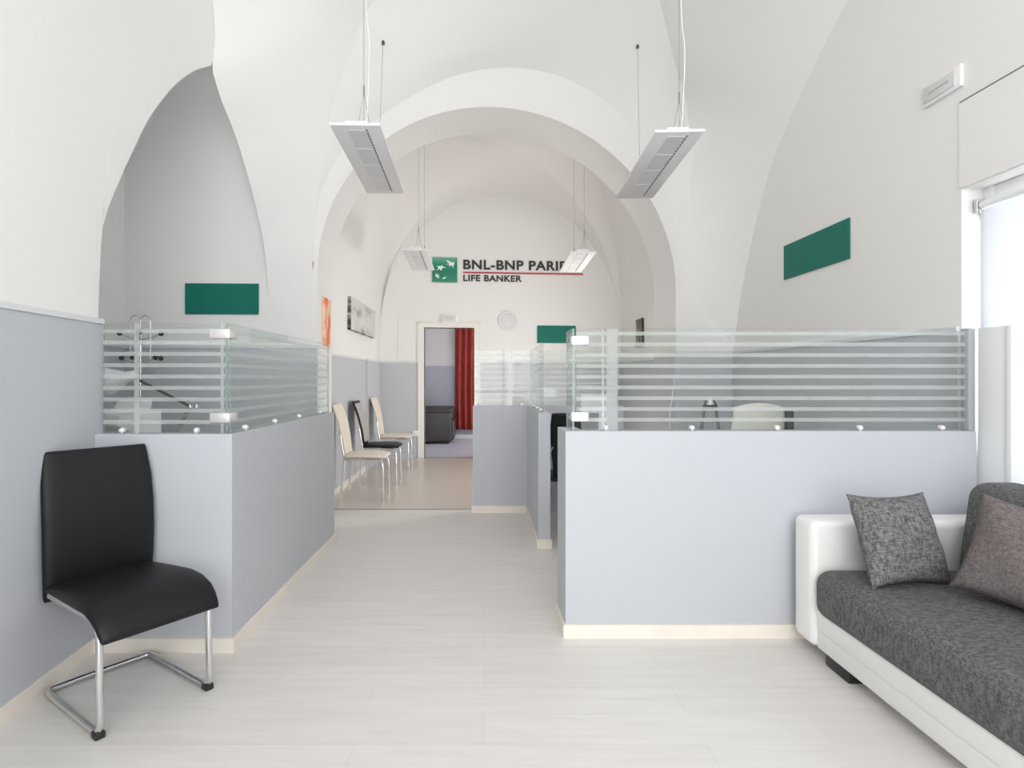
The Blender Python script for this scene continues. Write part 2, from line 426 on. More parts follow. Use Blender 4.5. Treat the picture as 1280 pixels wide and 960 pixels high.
# ---- transverse arch wall: front face, soffit, rear face
NA = 49
th = [PI * k / (NA - 1) for k in range(NA)]
inner = [(0.278 - 1.678 * math.cos(t), yw(0.278 - 1.678 * math.cos(t)), 2.20 + 1.61 * math.sin(t)) for t in th]
Apts = [(-1.44, 2.22), (-1.424, 2.56), (-1.378, 2.864), (-1.21, 3.23), (-.87, 3.6), (-.533, 3.864), (-.2, 4.06), (.25, 4.19), (.7, 4.19), (1.05, 4.08), (1.352, 3.90), (1.6, 3.65), (1.85, 3.25), (1.97, 2.8), (2.03, 2.22)]
A = [(x, yw(x), z) for x, z in catmull(Apts, NA)]
bk = [(0.235 - 1.67 * math.cos(t), yw(0.235 - 1.67 * math.cos(t)) + 0.60, 2.20 + 1.61 * math.sin(t)) for t in th]
Pfl, Pfr = (-1.68, yw(-1.68) + 0.6, 2.9), (2.3, yw(2.3) + 0.6, 2.0)
farfront = [(0.31 - 1.99 * math.cos(t), yw(0.31 - 1.99 * math.cos(t)) + 0.6, 2.0 + 2.4 * math.sin(t)) for t in th]
b = MB()
b.ruled(A, inner, 3)
b.ruled(inner, bk, 3)
b.ruled(bk, farfront, 3)
# jambs down to the floor
xl, xr = inner[0][0], inner[-1][0]
jl = [(-1.40, 4.95, 0), (-1.40, 4.95, 2.2)]; jlb = [(bk[0][0], bk[0][1], 0), (bk[0][0], bk[0][1], 2.2)]
b.face([jl[0], jl[1], jlb[1], jlb[0]]); b.face([jlb[0], jlb[1], (Pfl[0], Pfl[1], 2.0), (Pfl[0], Pfl[1], 0)])
b.face([A[0], inner[0], (-1.40, 4.95, 2.0), (-1.44, 4.95, 2.0)])
jr = [(xr, yw(xr), 0), (xr, yw(xr), 2.2)]; jrb = [(bk[-1][0], bk[-1][1], 0), (bk[-1][0], bk[-1][1], 2.2)]
b.face([jr[0], jr[1], jrb[1], jrb[0]]); b.face([jrb[0], jrb[1], (Pfr[0], Pfr[1], 2.0), (Pfr[0], Pfr[1], 0)])
b.face([(xr, yw(xr), 0), (2.58, 6.02, 0), (2.58, 6.005, 1.60), (2.06, 6.02, 2.22), A[-1], (xr, yw(xr), 2.2)])
wa = struct(b.build('wall_arch', WHITE, smooth=12))
d = MB(); d.extrude([(xr + .002, yw(xr) - .012, 0), (2.57, 6.008, 0), (2.57, 6.008, 1.552), (xr + .002, yw(xr) - .012, 1.552)], (0, 0.012, 0))
d.build('dado', DADO, wa)
d = MB(); d.extrude([(xr + .002, yw(xr) - .022, 1.552), (2.57, 5.998, 1.552), (2.57, 5.998, 1.578), (xr + .002, yw(xr) - .022, 1.578)], (0, 0.022, 0))
d.build('dado_cap', DCAP, wa)
# grey dado on the two jambs
d = MB()
d.extrude([(xr - .010, yw(xr) - .012, 0), (bk[-1][0] - .010, bk[-1][1], 0), (bk[-1][0] - .010, bk[-1][1], 1.552), (xr - .010, yw(xr) - .012, 1.552)], (0.012, 0, 0))
d.build('dado', DADO, wa)

# ---- near vault (groin vault)
GL = catmull([(-1.44, 4.9375, 2.22), (-1.434, 4.932, 2.40), (-1.414, 4.935, 2.80), (-1.29, 4.886, 3.42), (-1.12, 4.814, 3.88), (-.881, 4.712, 4.33), (-.3, 4.47, 4.75), (.8, 4.0, 5.05)], 40)
GR = catmull([(2.06, 6.02, 2.22), (2.1, 6.0, 3.0), (2.1, 5.98, 3.6), (2.02, 5.88, 4.07), (1.805, 5.6, 4.36), (1.55, 5.2, 4.65), (1.2, 4.6, 4.92), (.8, 4.0, 5.05)], 40)
AL = resample(A[:25], 40); AR = resample(A[24:][::-1], 40)
LW = resample([(XL(y), y, z) for y, z in lun], 40)
RW = [(2.55, y, z) for y, z in catmull([(5.99, 1.62), (5.90, 1.95), (5.70, 2.42), (5.28, 3.12), (4.745, 3.58), (4.12, 3.95), (3.4, 4.2), (2.6, 4.35)], 40)]
RW = resample(RW, 40)
b = MB()
b.ruled(AL, GL, 6); b.ruled(AR, GR, 6)
sw_ = MB(); sw_.ruled(LW, GL, 10); sw_.ruled(RW, GR, 10); struct(sw_.build('ceiling_side', WHITE, smooth=80))
ctr = (.8, 4.0, 5.05)
b.face([LW[-1], ctr, (.8, -1.6, 5.05), (XN(-1.6) - 0.05, -1.6, 4.3)])
b.face([ctr, RW[-1], (2.55, -1.6, 4.35), (.8, -1.6, 5.05)])
b.face([LW[-1], (XN(-1.6) - 0.05, -1.6, 4.3), (XN(-1.6) - 0.35, -1.6, 4.3), (-2.2, 2.82, 4.3)])
vault = struct(b.build('ceiling', WHITE, smooth=10))

# ---- right wall with the window recess
XR = 2.55
b = MB()
b.extrude([(XR, 3.14, 0), (XR, 6.05, 0), (XR, 6.05, 4.45), (XR, -1.5, 4.45), (XR, -1.5, 0), (XR, 0.55, 0), (XR, 0.55, 2.31), (XR, 3.14, 2.31)], (0.22, 0, 0))
wr = struct(b.build('wall_right', WHITE))
d = MB(); d.box((XR - .012, 3.15, 0), (XR, 5.99, 1.552)); d.build('dado', DADO, wr)
d = MB(); d.box((XR - .022, 3.15, 1.552), (XR, 5.98, 1.578)); d.build('dado_cap', DCAP, wr)
# flush cover over the window head (shutter box cover) with an open joint along its top
d = MB(); d.box((XR - .010, 0.50, 2.315), (XR + .002, 3.145, 2.768)); d.build('shutter_box_cover', WHITE, wr)
d = MB(); d.box((XR - .005, 0.50, 2.771), (XR + .001, 3.148, 2.779)); d.build('joint', SLOT, wr)
# window jamb lining, frame, lower panel
b = MB()
b.box((XR + .11, 3.07, 0), (XR + .18, 3.14, 2.31), bevel=.006); b.box((XR + .112, .615, 2.24), (XR + .178, 3.075, 2.308), bevel=.006)
b.box((XR + .11, .55, 0), (XR + .18, .62, 2.31), bevel=.006); b.box((XR + .112, .615, 0.86), (XR + .178, 3.075, .93), bevel=.006)
w1 = struct(b.build('window_1', WPAINT, smooth=30))
d = MB(); d.box((XR + .14, .6, .9), (XR + .146, 3.10, 2.28)); d.build('window_pane', CLEAR, w1)
d = MB(); d.box((XR + .13, .6, .02), (XR + .17, 3.10, .88)); d.build('lower_panel', WPAINT, w1)
# white lining board beside the partition
b = MB(); b.box((2.481, 2.78, 0), (2.548, 2.955, 1.552), bevel=.004); b.box((2.470, 2.755, 0), (2.547, 2.785, 1.551), bevel=.004)
struct(b.build('trim_3', WPAINT, smooth=30))

# ---- far room
b = MB(); b.extrude([(-1.68, Pfl[1], 0), (-1.68, yback(-1.68), 0), (-1.68, yback(-1.68), 2.0), (-1.68, Pfl[1], 2.0)], (-0.1, 0, 0))
wfl = struct(b.build('wall_far_left', WHITE))
d = MB(); d.box((-1.68, Pfl[1] + .01, 0), (-1.668, 8.3, 1.552)); d.build('dado', DADO, wfl)
d = MB(); d.box((-1.68, Pfl[1] + .01, 1.552), (-1.660, 8.3, 1.576)); d.build('dado_cap', DCAP, wfl)
d = MB(); d.box((-1.68, 8.3, 0), (-1.645, 9.53, 1.552)); d.build('dado_lining', DADO, wfl)
d = MB(); d.box((-1.68, 8.3, 1.552), (-1.637, 9.53, 1.576)); d.build('dado_cap', DCAP, wfl)
d = MB(); d.box((-1.668, Pfl[1] + .01, 0), (-1.656, 8.3, .07)); struct(d.build('baseboard_far_left', DOORP))
b = MB()
YR0, YR1 = 6.80, 7.90      # unseen right-wall window added to light the far room (behind the pier)
b.extrude([(2.3, Pfr[1], 0), (2.3, yback(2.3), 0), (2.3, yback(2.3), 2.0), (2.3, YR1, 2.0), (2.3, YR1, .12), (2.3, YR0, .12), (2.3, YR0, 2.0), (2.3, Pfr[1], 2.0)], (0.1, 0, 0))
wfr = struct(b.build('wall_far_right', WHITE))
d = MB(); d.box((2.288, YR1 + .05, 0), (2.3, 9.86, 1.552)); d.build('dado', DADO, wfr)
d = MB(); d.box((2.28, YR1 + .05, 1.552), (2.3, 9.86, 1.576)); d.build('dado_cap', DCAP, wfr)
b = MB(); b.box((2.31, YR0, .12), (2.37, YR1, .18)); b.box((2.31, YR0, 1.94), (2.37, YR1, 2.0)); b.box((2.31, YR0, .12), (2.37, YR0 + .06, 2.0)); b.box((2.31, YR1 - .06, .12), (2.37, YR1, 2.0)); b.box((2.31, (YR0 + YR1) / 2 - .03, .12), (2.37, (YR0 + YR1) / 2 + .03, 2.0))
struct(b.build('window_added_far', WPAINT))

# back wall with doorway
DX0, DX1, DZ = -0.975, -0.16, 2.13
b = MB()
def bw(x0, x1, z0, z1, m, off=0.0, t=0.15):
    m.extrude([(x0, yback(x0) - off, z0), (x1, yback(x1) - off, z0), (x1, yback(x1) - off, z1), (x0, yback(x0) - off, z1)], (0, t, 0))
bw(-1.75, DX0, 0, 4.6, b); bw(DX1, 2.35, 0, 4.6, b); bw(DX0, DX1, DZ, 4.6, b)
wb = struct(b.build('wall_back', WHITE))
d = MB(); bw(-1.645, DX0 - .085, 0, 1.552, d, .012, .012); bw(DX1 + .085, 2.29, 0, 1.552, d, .012, .012); d.build('dado', DADO, wb)
d = MB(); bw(-1.645, DX0 - .085, 1.552, 1.576, d, .022, .022); bw(DX1 + .085, 2.29, 1.552, 1.576, d, .022, .022); d.build('dado_cap', DCAP, wb)
b = MB()
bw(DX0 - .085, DX0, 0, DZ + .07, b, .02, .19); bw(DX1, DX1 + .085, 0, DZ + .07, b, .02, .19); bw(DX0 - .085, DX1 + .085, DZ, DZ + .07, b, .021, .191)
bw(DX0 - .10, DX0 - .08, 0, DZ + .085, b, .028, .03); bw(DX1 + .08, DX1 + .10, 0, DZ + .085, b, .028, .03); bw(DX0 - .10, DX1 + .10, DZ + .065, DZ + .085, b, .028, .03)
struct(b.build('door_1', DOORP))

# far vault
Cf = (0.40, 8.1, 4.40)
Pbl, Pbr = (-1.68, yback(-1.68), 2.0), (2.3, yback(2.3), 2.0)
def groin(p, c, n=25):
    return [(p[0] + (c[0] - p[0]) * (1 - math.cos(t)), p[1] + (c[1] - p[1]) * (1 - math.cos(t)), p[2] + (c[2] - p[2]) * math.sin(t)) for t in [PI / 2 * k / (n - 1) for k in range(n)]]
g_fl, g_fr, g_bl, g_br = (groin(p, Cf) for p in (Pfl, Pfr, Pbl, Pbr))
def sidearch(p, q, apex, n=49):
    """half-ellipse from p to q through apex (apex may lean into the room)"""
    r = []
    for t in [PI * k / (n - 1) for k in range(n)]:
        u = (1 - math.cos(t)) / 2
        x = p[0] + (q[0] - p[0]) * u + (apex[0] - (p[0] + q[0]) / 2) * max(0, math.sin(t)) ** 2.6
        y = p[1] + (q[1] - p[1]) * u + (apex[1] - (p[1] + q[1]) / 2) * max(0, math.sin(t))
        zb = p[2] + (q[2] - p[2]) * u; zm = (p[2] + q[2]) / 2
        r.append((x, y, zb + (apex[2] - zm) * max(0, math.sin(t))))
    return r
s_back = [(0.31 - 1.99 * math.cos(t), yback(0.31 - 1.99 * math.cos(t)), 2.0 + 2.33 * math.sin(t)) for t in th]
s_left = sidearch(Pfl, Pbl, (-0.80, 7.9, 4.36)); s_right = sidearch(Pfr, Pbr, (1.62, 8.25, 4.36))
b = MB()
b.ruled(s_back[:25], g_bl, 5); b.ruled(s_back[24:][::-1], g_br, 5)
b.ruled(farfront[:25], g_fl, 5); b.ruled(farfront[24:][::-1], g_fr, 5)
b.ruled(s_left[:25], g_fl, 5); b.ruled(s_left[24:][::-1], g_bl, 5)
b.ruled(s_right[:25], g_fr, 5); b.ruled(s_right[24:][::-1], g_br, 5)
struct(b.build('ceiling_far', WHITE, smooth=10))
b = MB()
for S, xw in ((s_left, -1.68), (s_right, 2.3)):
    rows = []
    for k in range(9):
        t = k / 8
        rows.append([((1 - t) ** 2 * xw + 2 * t * (1 - t) * xw + t * t * p[0], p[1], (1 - t) ** 2 * 2.0 + 2 * t * (1 - t) * (2.0 + (p[2] - 2.0) * 0.8) + t * t * p[2]) for p in S])
    b.grid(rows)
struct(b.build('ceiling_far_haunch', WHITE, smooth=60))

# room behind the doorway
b = MB(); b.box((-2.6, 12.8, 0), (1.8, 12.9, 2.9)); w = struct(b.build('wall_back_room', mat('warm grey plaster', (.70, .66, .65, 1), .9)))
d = MB(); d.box((-2.6, 12.785, 0), (1.8, 12.8, 1.57)); d.build('dado', mat('grey wall paint', (0.40, 0.41, 0.455, 1), 0.5), w)
d = MB(); d.box((-2.6, 12.77, 0), (1.8, 12.785, .08)); struct(d.build('baseboard_back_room', DOORP))
b = MB(); b.box((-2.7, 9.6, 0), (-2.6, 12.9, 2.9)); struct(b.build('wall_back_room_left', WHITE))
b = MB(); b.extrude([(1.8, 9.95, 0), (1.8, 12.9, 0), (1.8, 12.9, 2.9), (1.8, 12.3, 2.9), (1.8, 12.3, .2), (1.8, 10.5, .2), (1.8, 10.5, 2.9), (1.8, 9.95, 2.9)], (.1, 0, 0)); struct(b.build('wall_back_room_right', WHITE))
b = MB(); b.prism([(-2.7, yback(-2.7) + .1), (1.9, yback(1.9) + .1), (1.9, 12.9), (-2.7, 12.9)], 2.9, 3.0); struct(b.build('ceiling_back_room', WHITE))

# shop front behind the camera: glazed door, side light and fanlight openings
b = MB()
YF = -1.5
def fw(x0, x1, z0, z1): b.box((x0, YF - .15, z0), (x1, YF, z1))
fw(-2.2, -1.15, 0, 5.2); fw(2.2, 2.9, 0, 5.2); fw(-1.15, 2.2, 3.6, 5.2); fw(-1.15, 2.2, 2.25, 2.5); fw(-1.15, -.35, 0, .9); fw(1.24, 2.2, 1.1, 2.25); fw(1.64, 2.2, 0, 1.1)  # low opening right of the door added to shape the glass reflection
struct(b.build('wall_front', WHITE))
b = MB()
for x in (-1.15, -.38, .40, 1.18): b.box((x, YF - .10, 0), (x + .06, YF - .04, 3.6))
for z in (.12, .98, 2.2, 2.5): b.box((-1.15, YF - .10, z), (1.24, YF - .04, z + .05))
struct(b.build('window_3', WPAINT))
b = MB(); b.box((-6, -9, -.12), (7, YF - .15, -.02)); struct(b.build('ground_outside', mat('street paving', (0.45, 0.45, 0.44, 1), .8)))

# ================================================================== PARTITIONS AND GLASS
PH = 1.035
def partition(label, foot, boards):
    cx = sum(p[0] for p in foot) / len(foot); cy = sum(p[1] for p in foot) / len(foot)
    t = thing('low_partition', label, 'partition', (cx, cy, 0))
    m = MB(); m.prism([(x - cx, y - cy) for x, y in foot], 0, PH); m.build('panel', DADO, t)
    m = MB(); m.prism([(x - cx, y - cy) for x, y in boards], 0, 0.068); m.build('baseboard', CREAM, t)
    return t
k = .012
partition('low blue-grey partition with a glass top, behind the black cantilever chair',
          [(-1.850, 2.794), (-1.197, 2.794), (-1.186, 4.66), (-1.276, 4.66), (-1.287, 2.884), (-1.850, 2.884)],
          [(-1.850, 2.794 - k), (-1.197 + k, 2.794 - k), (-1.186 + k, 4.66 + k), (-1.27, 4.66 + k), (-1.27, 4.65), (-1.20, 4.65), (-1.21, 2.80), (-1.850, 2.80)])
partition('wide low blue-grey partition with a glass top, behind the white and grey sofa',
          [(.409, 2.949), (2.468, 2.949), (2.468, 3.04), (.50, 3.04), (.50, 3.21), (.402, 3.21)],
          [(.409 - k, 2.949 - k), (2.468, 2.949 - k), (2.468, 2.955), (.415, 2.955), (.408, 3.205), (.49, 3.205), (.49, 3.21 + k), (.402 - k, 3.21 + k)])
partition('low blue-grey partition farther back, beside the doorway with the red curtain',
          [(-.108, 5.69), (.418, 5.69), (.416, 4.5), (.508, 4.5), (.51, 5.69), (1.35, 5.69), (1.35, 5.78), (-.108, 5.78)],
          [(-.108 - k, 5.69 - k), (.418 - k, 5.69 - k), (.416 - k, 4.5 - k), (.508 + k, 4.5 - k), (.508 + k, 4.51), (.425, 4.51), (.425, 5.70), (-.10, 5.70), (-.10, 5.77), (-.108 - k, 5.77)])

STR = [(1.0805 + .0547 * i, 1.0995 + .0547 * i) for i in range(9)]
def pane(p0, p1, z0, z1, vert, t=0.010):
    """upright pane from p0 to p1 (x, y) with frosted stripes on one face; edges greenish"""
    m = MB()
    L = math.hypot(p1[0] - p0[0], p1[1] - p0[1]); ux, uy = (p1[0] - p0[0]) / L, (p1[1] - p0[1]) / L
    nx, ny = -uy * t / 2, ux * t / 2
    us = sorted({0.0, L, *[u for v in vert for u in v]}); zs = sorted({z0, z1, *[z for s in STR for z in s if z0 < z < z1]})
    def P(u, z, sgn): return (p0[0] + ux * u + nx * sgn, p0[1] + uy * u + ny * sgn, z)
    for sgn in (-1, 1):
        for i in range(len(us) - 1):
            for j in range(len(zs) - 1):
                uc, zc = (us[i] + us[i + 1]) / 2, (zs[j] + zs[j + 1]) / 2
                fr = sgn < 0 and (any(a < zc < c for a, c in STR) or any(a < uc < c for a, c in vert))
                q = [P(us[i], zs[j], sgn), P(us[i + 1], zs[j], sgn), P(us[i + 1], zs[j + 1], sgn), P(us[i], zs[j + 1], sgn)]
                m.face(q if sgn < 0 else q[::-1], 1 if fr else 0)
    m.face([P(0, z0, -1), P(0, z1, -1), P(0, z1, 1), P(0, z0, 1)], 2); m.face([P(L, z0, -1), P(L, z0, 1), P(L, z1, 1), P(L, z1, -1)], 2)
    m.face([P(0, z1, -1), P(L, z1, -1), P(L, z1, 1), P(0, z1, 1)], 2)
    m.face([P(0, z0, -1), P(0, z0, 1), P(L, z0, 1), P(L, z0, -1)], 2)
    return m
def stud(t, x, y, r=.014, d=(0, -1)):
    m = MB(); prof = [(r * math.cos(a) if a < PI / 2 - .01 else 0, r * math.sin(a)) for a in [PI / 2 * i / 6 for i in range(7)]]
    M = Matrix.Translation((x, y, PH + r)) @ Vector((d[0], d[1], 0)).to_track_quat('Z', 'Y').to_matrix().to_4x4()
    m.lathe([(r, -.012)] + prof, sides=16, M=M)
    m.box((x - .006, y - .006, PH), (x + .006, y + .006, PH + .01))
    m.build('stud', PEARL, t, smooth=40)
def clip(t, lo, hi):
    m = MB(); m.box(lo, hi, bevel=.004); m.build('corner_clip', STEEL if lo[0] < -1 else PEARL, t, smooth=40)
GM = [CLEAR, FROST, GEDGE]
Z0, Z1 = PH, 1.553
# left screen
t = thing('glass_screen', 'glass screen with frosted stripes on the partition behind the black cantilever chair', 'glass screen', (0, 0, 0))
pane((-1.835, 2.84), (-1.243, 2.84), Z0, Z1 + .012, [(.148, .173), (.565, .58)]).build('glass_pane', GM, t, recalc=False)
pane((-1.238, 2.83), (-1.226, 4.63), Z0, Z1 + .012, [(.02, .035), (1.74, 1.77)]).build('glass_pane', GM, t, recalc=False)
for z in (1.088, 1.492):
    m = MB(); m.box((-1.318, 2.822, z), (-1.222, 2.858, z + .046), bevel=.004); m.box((-1.256, 2.827, z + .0005), (-1.2205, 2.918, z + .0455), bevel=.004); m.build('corner_clip', SATIN, t, smooth=40)
for x in (-1.745, -1.385): stud(t, x, 2.832)
for y in (3.02, 3.45, 3.90, 4.40): stud(t, -1.224, y, d=(1, 0))
# right screen
t = thing('glass_screen', 'long glass screen with frosted stripes on the partition behind the sofa', 'glass screen', (0, 0, 0))
pane((.468, 2.99), (2.445, 2.99), Z0, Z1, [(.154, .211), (.13, .142)]).build('glass_pane', GM, t, recalc=False)
pane((.453, 2.98), (.453, 3.20), Z0, Z1, []).build('glass_pane', GM, t, recalc=False)
for z in (1.082, 1.470):
    m = MB(); m.box((.457, 2.972, z), (.530, 3.006, z + .046), bevel=.004); m.box((.444, 2.976, z + .0005), (.472, 3.05, z + .0455), bevel=.004); m.build('corner_clip', PEARL, t, smooth=40)
for px in (758, 866, 973, 1077, 1180): stud(t, (px - 605) * 2.97 / 735, 2.982)
m = MB(); m.box((2.443, 2.965, Z0), (2.478, 3.015, Z1), bevel=.003); m.build('wall_channel', mat('grey channel', (.40, .42, .43, 1), .4), t, smooth=30)
# middle screen
t = thing('glass_screen', 'glass screen with frosted stripes on the farther partition beside the doorway', 'glass screen', (0, 0, 0))
pane((-.095, 5.735), (1.30, 5.735), Z0, Z1 + .02, [(.32, .37), (.54, .55)]).build('glass_pane', GM, t, recalc=False)
pane((.462, 4.60), (.462, 5.72), Z0, Z1 + .02, []).build('glass_pane', GM, t, recalc=False)
for x in (-.05, .16, .36): stud(t, x, 5.727)
for y in (4.72, 5.05, 5.4): stud(t, .454, y, d=(-1, 0))

# ================================================================== BLACK CANTILEVER CHAIR
t = thing('cantilever_chair', 'black leather cantilever chair with chrome sled frame in the left corner', 'chair', (-1.468, 2.43, 0), math.atan2(-.815, -.58))
m = MB()
W = .205
def arc(c, r, a0, a1, n=5):
    return [(c[0] + r * math.cos(a0 + (a1 - a0) * i / n), c[1] + r * math.sin(a0 + (a1 - a0) * i / n)) for i in range(n + 1)]
half = [(-.21, .415), (.10, .412)] + arc((.17, .342), .07, PI / 2, 0) + arc((.19, .062), .05, 0, -PI / 2)
half = [(-.21, .418), (.05, .415)] + arc((.175, .345), .07, PI / 2, 0.08, 5) + [(.246, .20)] + arc((.205, .062), .048, 0.1, -PI / 2, 5)
side = [(W, y, z) for y, z in half] + [(W, -.20, .014)] + [(W - .03 + .03 * math.cos(a), -.235 + -.03 * math.sin(a) + .0, .014) for a in (0.3, .8, 1.3)]
path = side + [(0, -.267, .014)] + [(-x, y, z) for x, y, z in side[::-1]]
m.tube(path, .0135, 12, r2=.0125, mi=0)
fr = m.build('frame', CHROME, t, smooth=60)
for s in (-1, 1):
    q = MB(); q.box((s * W - .018, .214, 0), (s * W + .018, .256, .026), bevel=.006); q.build('rubber_foot', BLACKP, fr, smooth=40)
m = MB()
m.slab([(-.235, .430), (-.12, .440), (0, .447), (.10, .452), (.17, .446), (.225, .428), (.262, .402), (.285, .372)],
       [.425, .43, .44, .45, .455, .455, .45, .445], [.07, .075, .08, .08, .075, .066, .055, .045])
m.build('seat', BLACK, t, smooth=50)
m = MB()
m.slab([(-.262, .400), (-.258, .50), (-.256, .62), (-.262, .74), (-.278, .86), (-.304, .972)], [.43, .435, .44, .44, .435, .415], [.045, .055, .055, .052, .048, .042], ex=9)
m.build('backrest', BLACK, t, smooth=50)

# ================================================================== DINING CHAIRS IN THE FAR ROOM
def dining_chair(label, seatm, sheenm, loc, rz, group=None):
    t = thing('dining_chair', label, 'chair', loc, rz, group)
    m = MB(); m.slab([(-.20, .462), (-.1, .468), (.05, .468), (.16, .466), (.215, .458)], [.37, .40, .42, .42, .40], [.045, .05, .05, .05, .04]); m.build('seat', seatm, t, smooth=50)
    m = MB(); m.slab([(-.205, .50), (-.215, .58), (-.225, .66), (-.25, .78), (-.285, .90), (-.325, 1.005)], [.31, .33, .35, .38, .40, .39], .030, ex=7)
    bk_ = m.build('backrest', seatm, t, smooth=50)
    if sheenm:  # thin pale layer painting reflected window light onto the black backrest
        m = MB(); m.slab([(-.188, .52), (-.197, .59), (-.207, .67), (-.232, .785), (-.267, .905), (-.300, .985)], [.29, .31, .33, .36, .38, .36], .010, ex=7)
        p = m.build('back_sheen', sheenm, bk_, smooth=50); p['label'] = 'pale sheen painted on the backrest front'
    for s in (-1, 1):
        m = MB(); m.tube([(s * .165, .02, .436), (s * .178, .15, .436), (s * .185, .195, .42), (s * .188, .205, .36), (s * .19, .212, 0)], .011, 10); m.build('front_leg', CHROME, t, smooth=60)
        m = MB(); m.tube([(s * .19, -.245, 0), (s * .19, -.215, .30), (s * .19, -.205, .44), (s * .195, -.222, .54), (s * .198, -.232, .62), (s * .19, -.245, .70), (s * .17, -.255, .74)], .010, 10, smooth=24); m.build('rear_leg', CHROME, t, smooth=60)
    m = MB(); m.tube([(-.18, -.2, .436), (-.165, .12, .436), (.165, .12, .436), (.18, -.2, .436)], .010, 8); m.build('seat_rail', CHROME, t, smooth=60)
    return t
RZ = -PI / 2
dining_chair('cream leather dining chair against the far left wall, nearest of its row', CREAML, None, (-1.285, 6.45, 0), RZ)
dining_chair('black dining chair with a pale sheen painted on its backrest between two cream chairs', BLACK, SHEENL, (-1.285, 7.40, 0), RZ)
dining_chair('cream leather dining chair in the far corner beside the doorway', CREAML, None, (-1.285, 8.57, 0), RZ)
dining_chair('black dining chair mostly hidden behind the end of the farther partition', BLACK, None, (.715, 5.09, 0), .08)

# ================================================================== SOFA AND CUSHIONS
t = thing('sofa', 'white leather sofa with charcoal tweed seat along the right wall', 'sofa', (1.95, 1.7, 0))
ox, oy = 1.95, 1.7
def rb(name, m_, lo, hi, bev, seg=4, parent=t, extra=None):
    q = MB(); q.box((lo[0] - ox, lo[1] - oy, lo[2]), (hi[0] - ox, hi[1] - oy, hi[2]), bevel=bev, seg=seg)
    if extra: extra(q)
    return q.build(name, m_, parent, smooth=60)
def groove(q):
    q.box((1.532 - ox, .52 - oy, .135), (1.60 - ox, 2.71 - oy, .232), bevel=.015, seg=3)
base = rb('base', WLEATHER, (1.538, .52, .055), (2.40, 2.72, .235), .012, 3, extra=groove)
rb('arm', WLEATHER, (1.515, 2.715, .055), (2.40, 2.885, .640), .035, 5)
rb('arm', WLEATHER, (1.515, .36, .055), (2.40, .525, .640), .035, 5)
q = MB()
q.box((1.505 - ox, .53 - oy, .215), (2.25 - ox, 2.708 - oy, .428), bevel=.065, seg=6)
for v in q.bm.verts:
    if v.co.z > .35: v.co.z += .012 * math.cos((v.co.x + ox - 1.87) / .37 * 1.4)
q.build('seat_cushion', TWEED, t, smooth=70)
q = MB(); q.box((2.16 - ox, .53 - oy, .40), (2.40 - ox, 2.69 - oy, .835), bevel=.07, seg=6)
for v in q.bm.verts:
    v.co.x += (v.co.z - .4) * .14 - .03
q.build('back_cushion', TWEED, t, smooth=70)
for y0 in (2.50, .50):
    for x0 in (1.55, 2.28):
        q = MB(); q.box((x0 - ox, y0 - oy, 0), (x0 + .09 - ox, y0 + .17 - oy, .056), bevel=.004); q.build('foot', BLACKP, t, smooth=30)

def pillow(w, h, th_, seed):
    rnd = random.Random(seed); N = 26; m = MB()
    ph = [rnd.uniform(0, 6) for _ in range(6)]
    def pt(u, v, s):
        x = w / 2 * u * (1 - .10 * (1 - v * v)); z = h / 2 * v * (1 - .10 * (1 - u * u))
        e = max(0, (1 - u ** 4) * (1 - v ** 4)) ** .55
        wr = .006 * math.sin(5 * u + 3 * v + ph[0]) * e + .004 * math.sin(9 * v - 4 * u + ph[1]) * e
        return (x, s * (th_ / 2 * e * (1 - .25 * (u * u + v * v) / 2) + .004) + wr, z)
    U = [-1 + 2 * i / N for i in range(N + 1)]
    for s in (-1, 1):
        m.grid([[pt(u, v, s) for u in U] for v in U])
    for a in (-1, 1):
        m.grid([[pt(u, a, s) for u in U] for s in (-1, 1)]); m.grid([[pt(a, v, s) for v in U] for s in (-1, 1)])
    return m
c = tag(pillow(.385, .39, .15, 1).build('cushion', TWEED2, smooth=70), 'square grey tweed cushion leaning on the sofa arm', 'cushion')
c.matrix_world = Matrix.Translation((1.78, 2.525, .612)) @ Matrix.Rotation(math.radians(10), 4, 'Z') @ Matrix.Rotation(math.radians(-21), 4, 'X') @ Matrix.Rotation(math.radians(0.5), 4, 'Y')
c = tag(pillow(.44, .40, .14, 2).build('cushion', MAUVE, smooth=70), 'square taupe cushion leaning on the sofa back', 'cushion')
c.matrix_world = Matrix.Translation((2.04, 2.18, .622)) @ Matrix.Rotation(math.radians(-62), 4, 'Z') @ Matrix.Rotation(math.radians(-20), 4, 'X') @ Matrix.Rotation(math.radians(8), 4, 'Y')

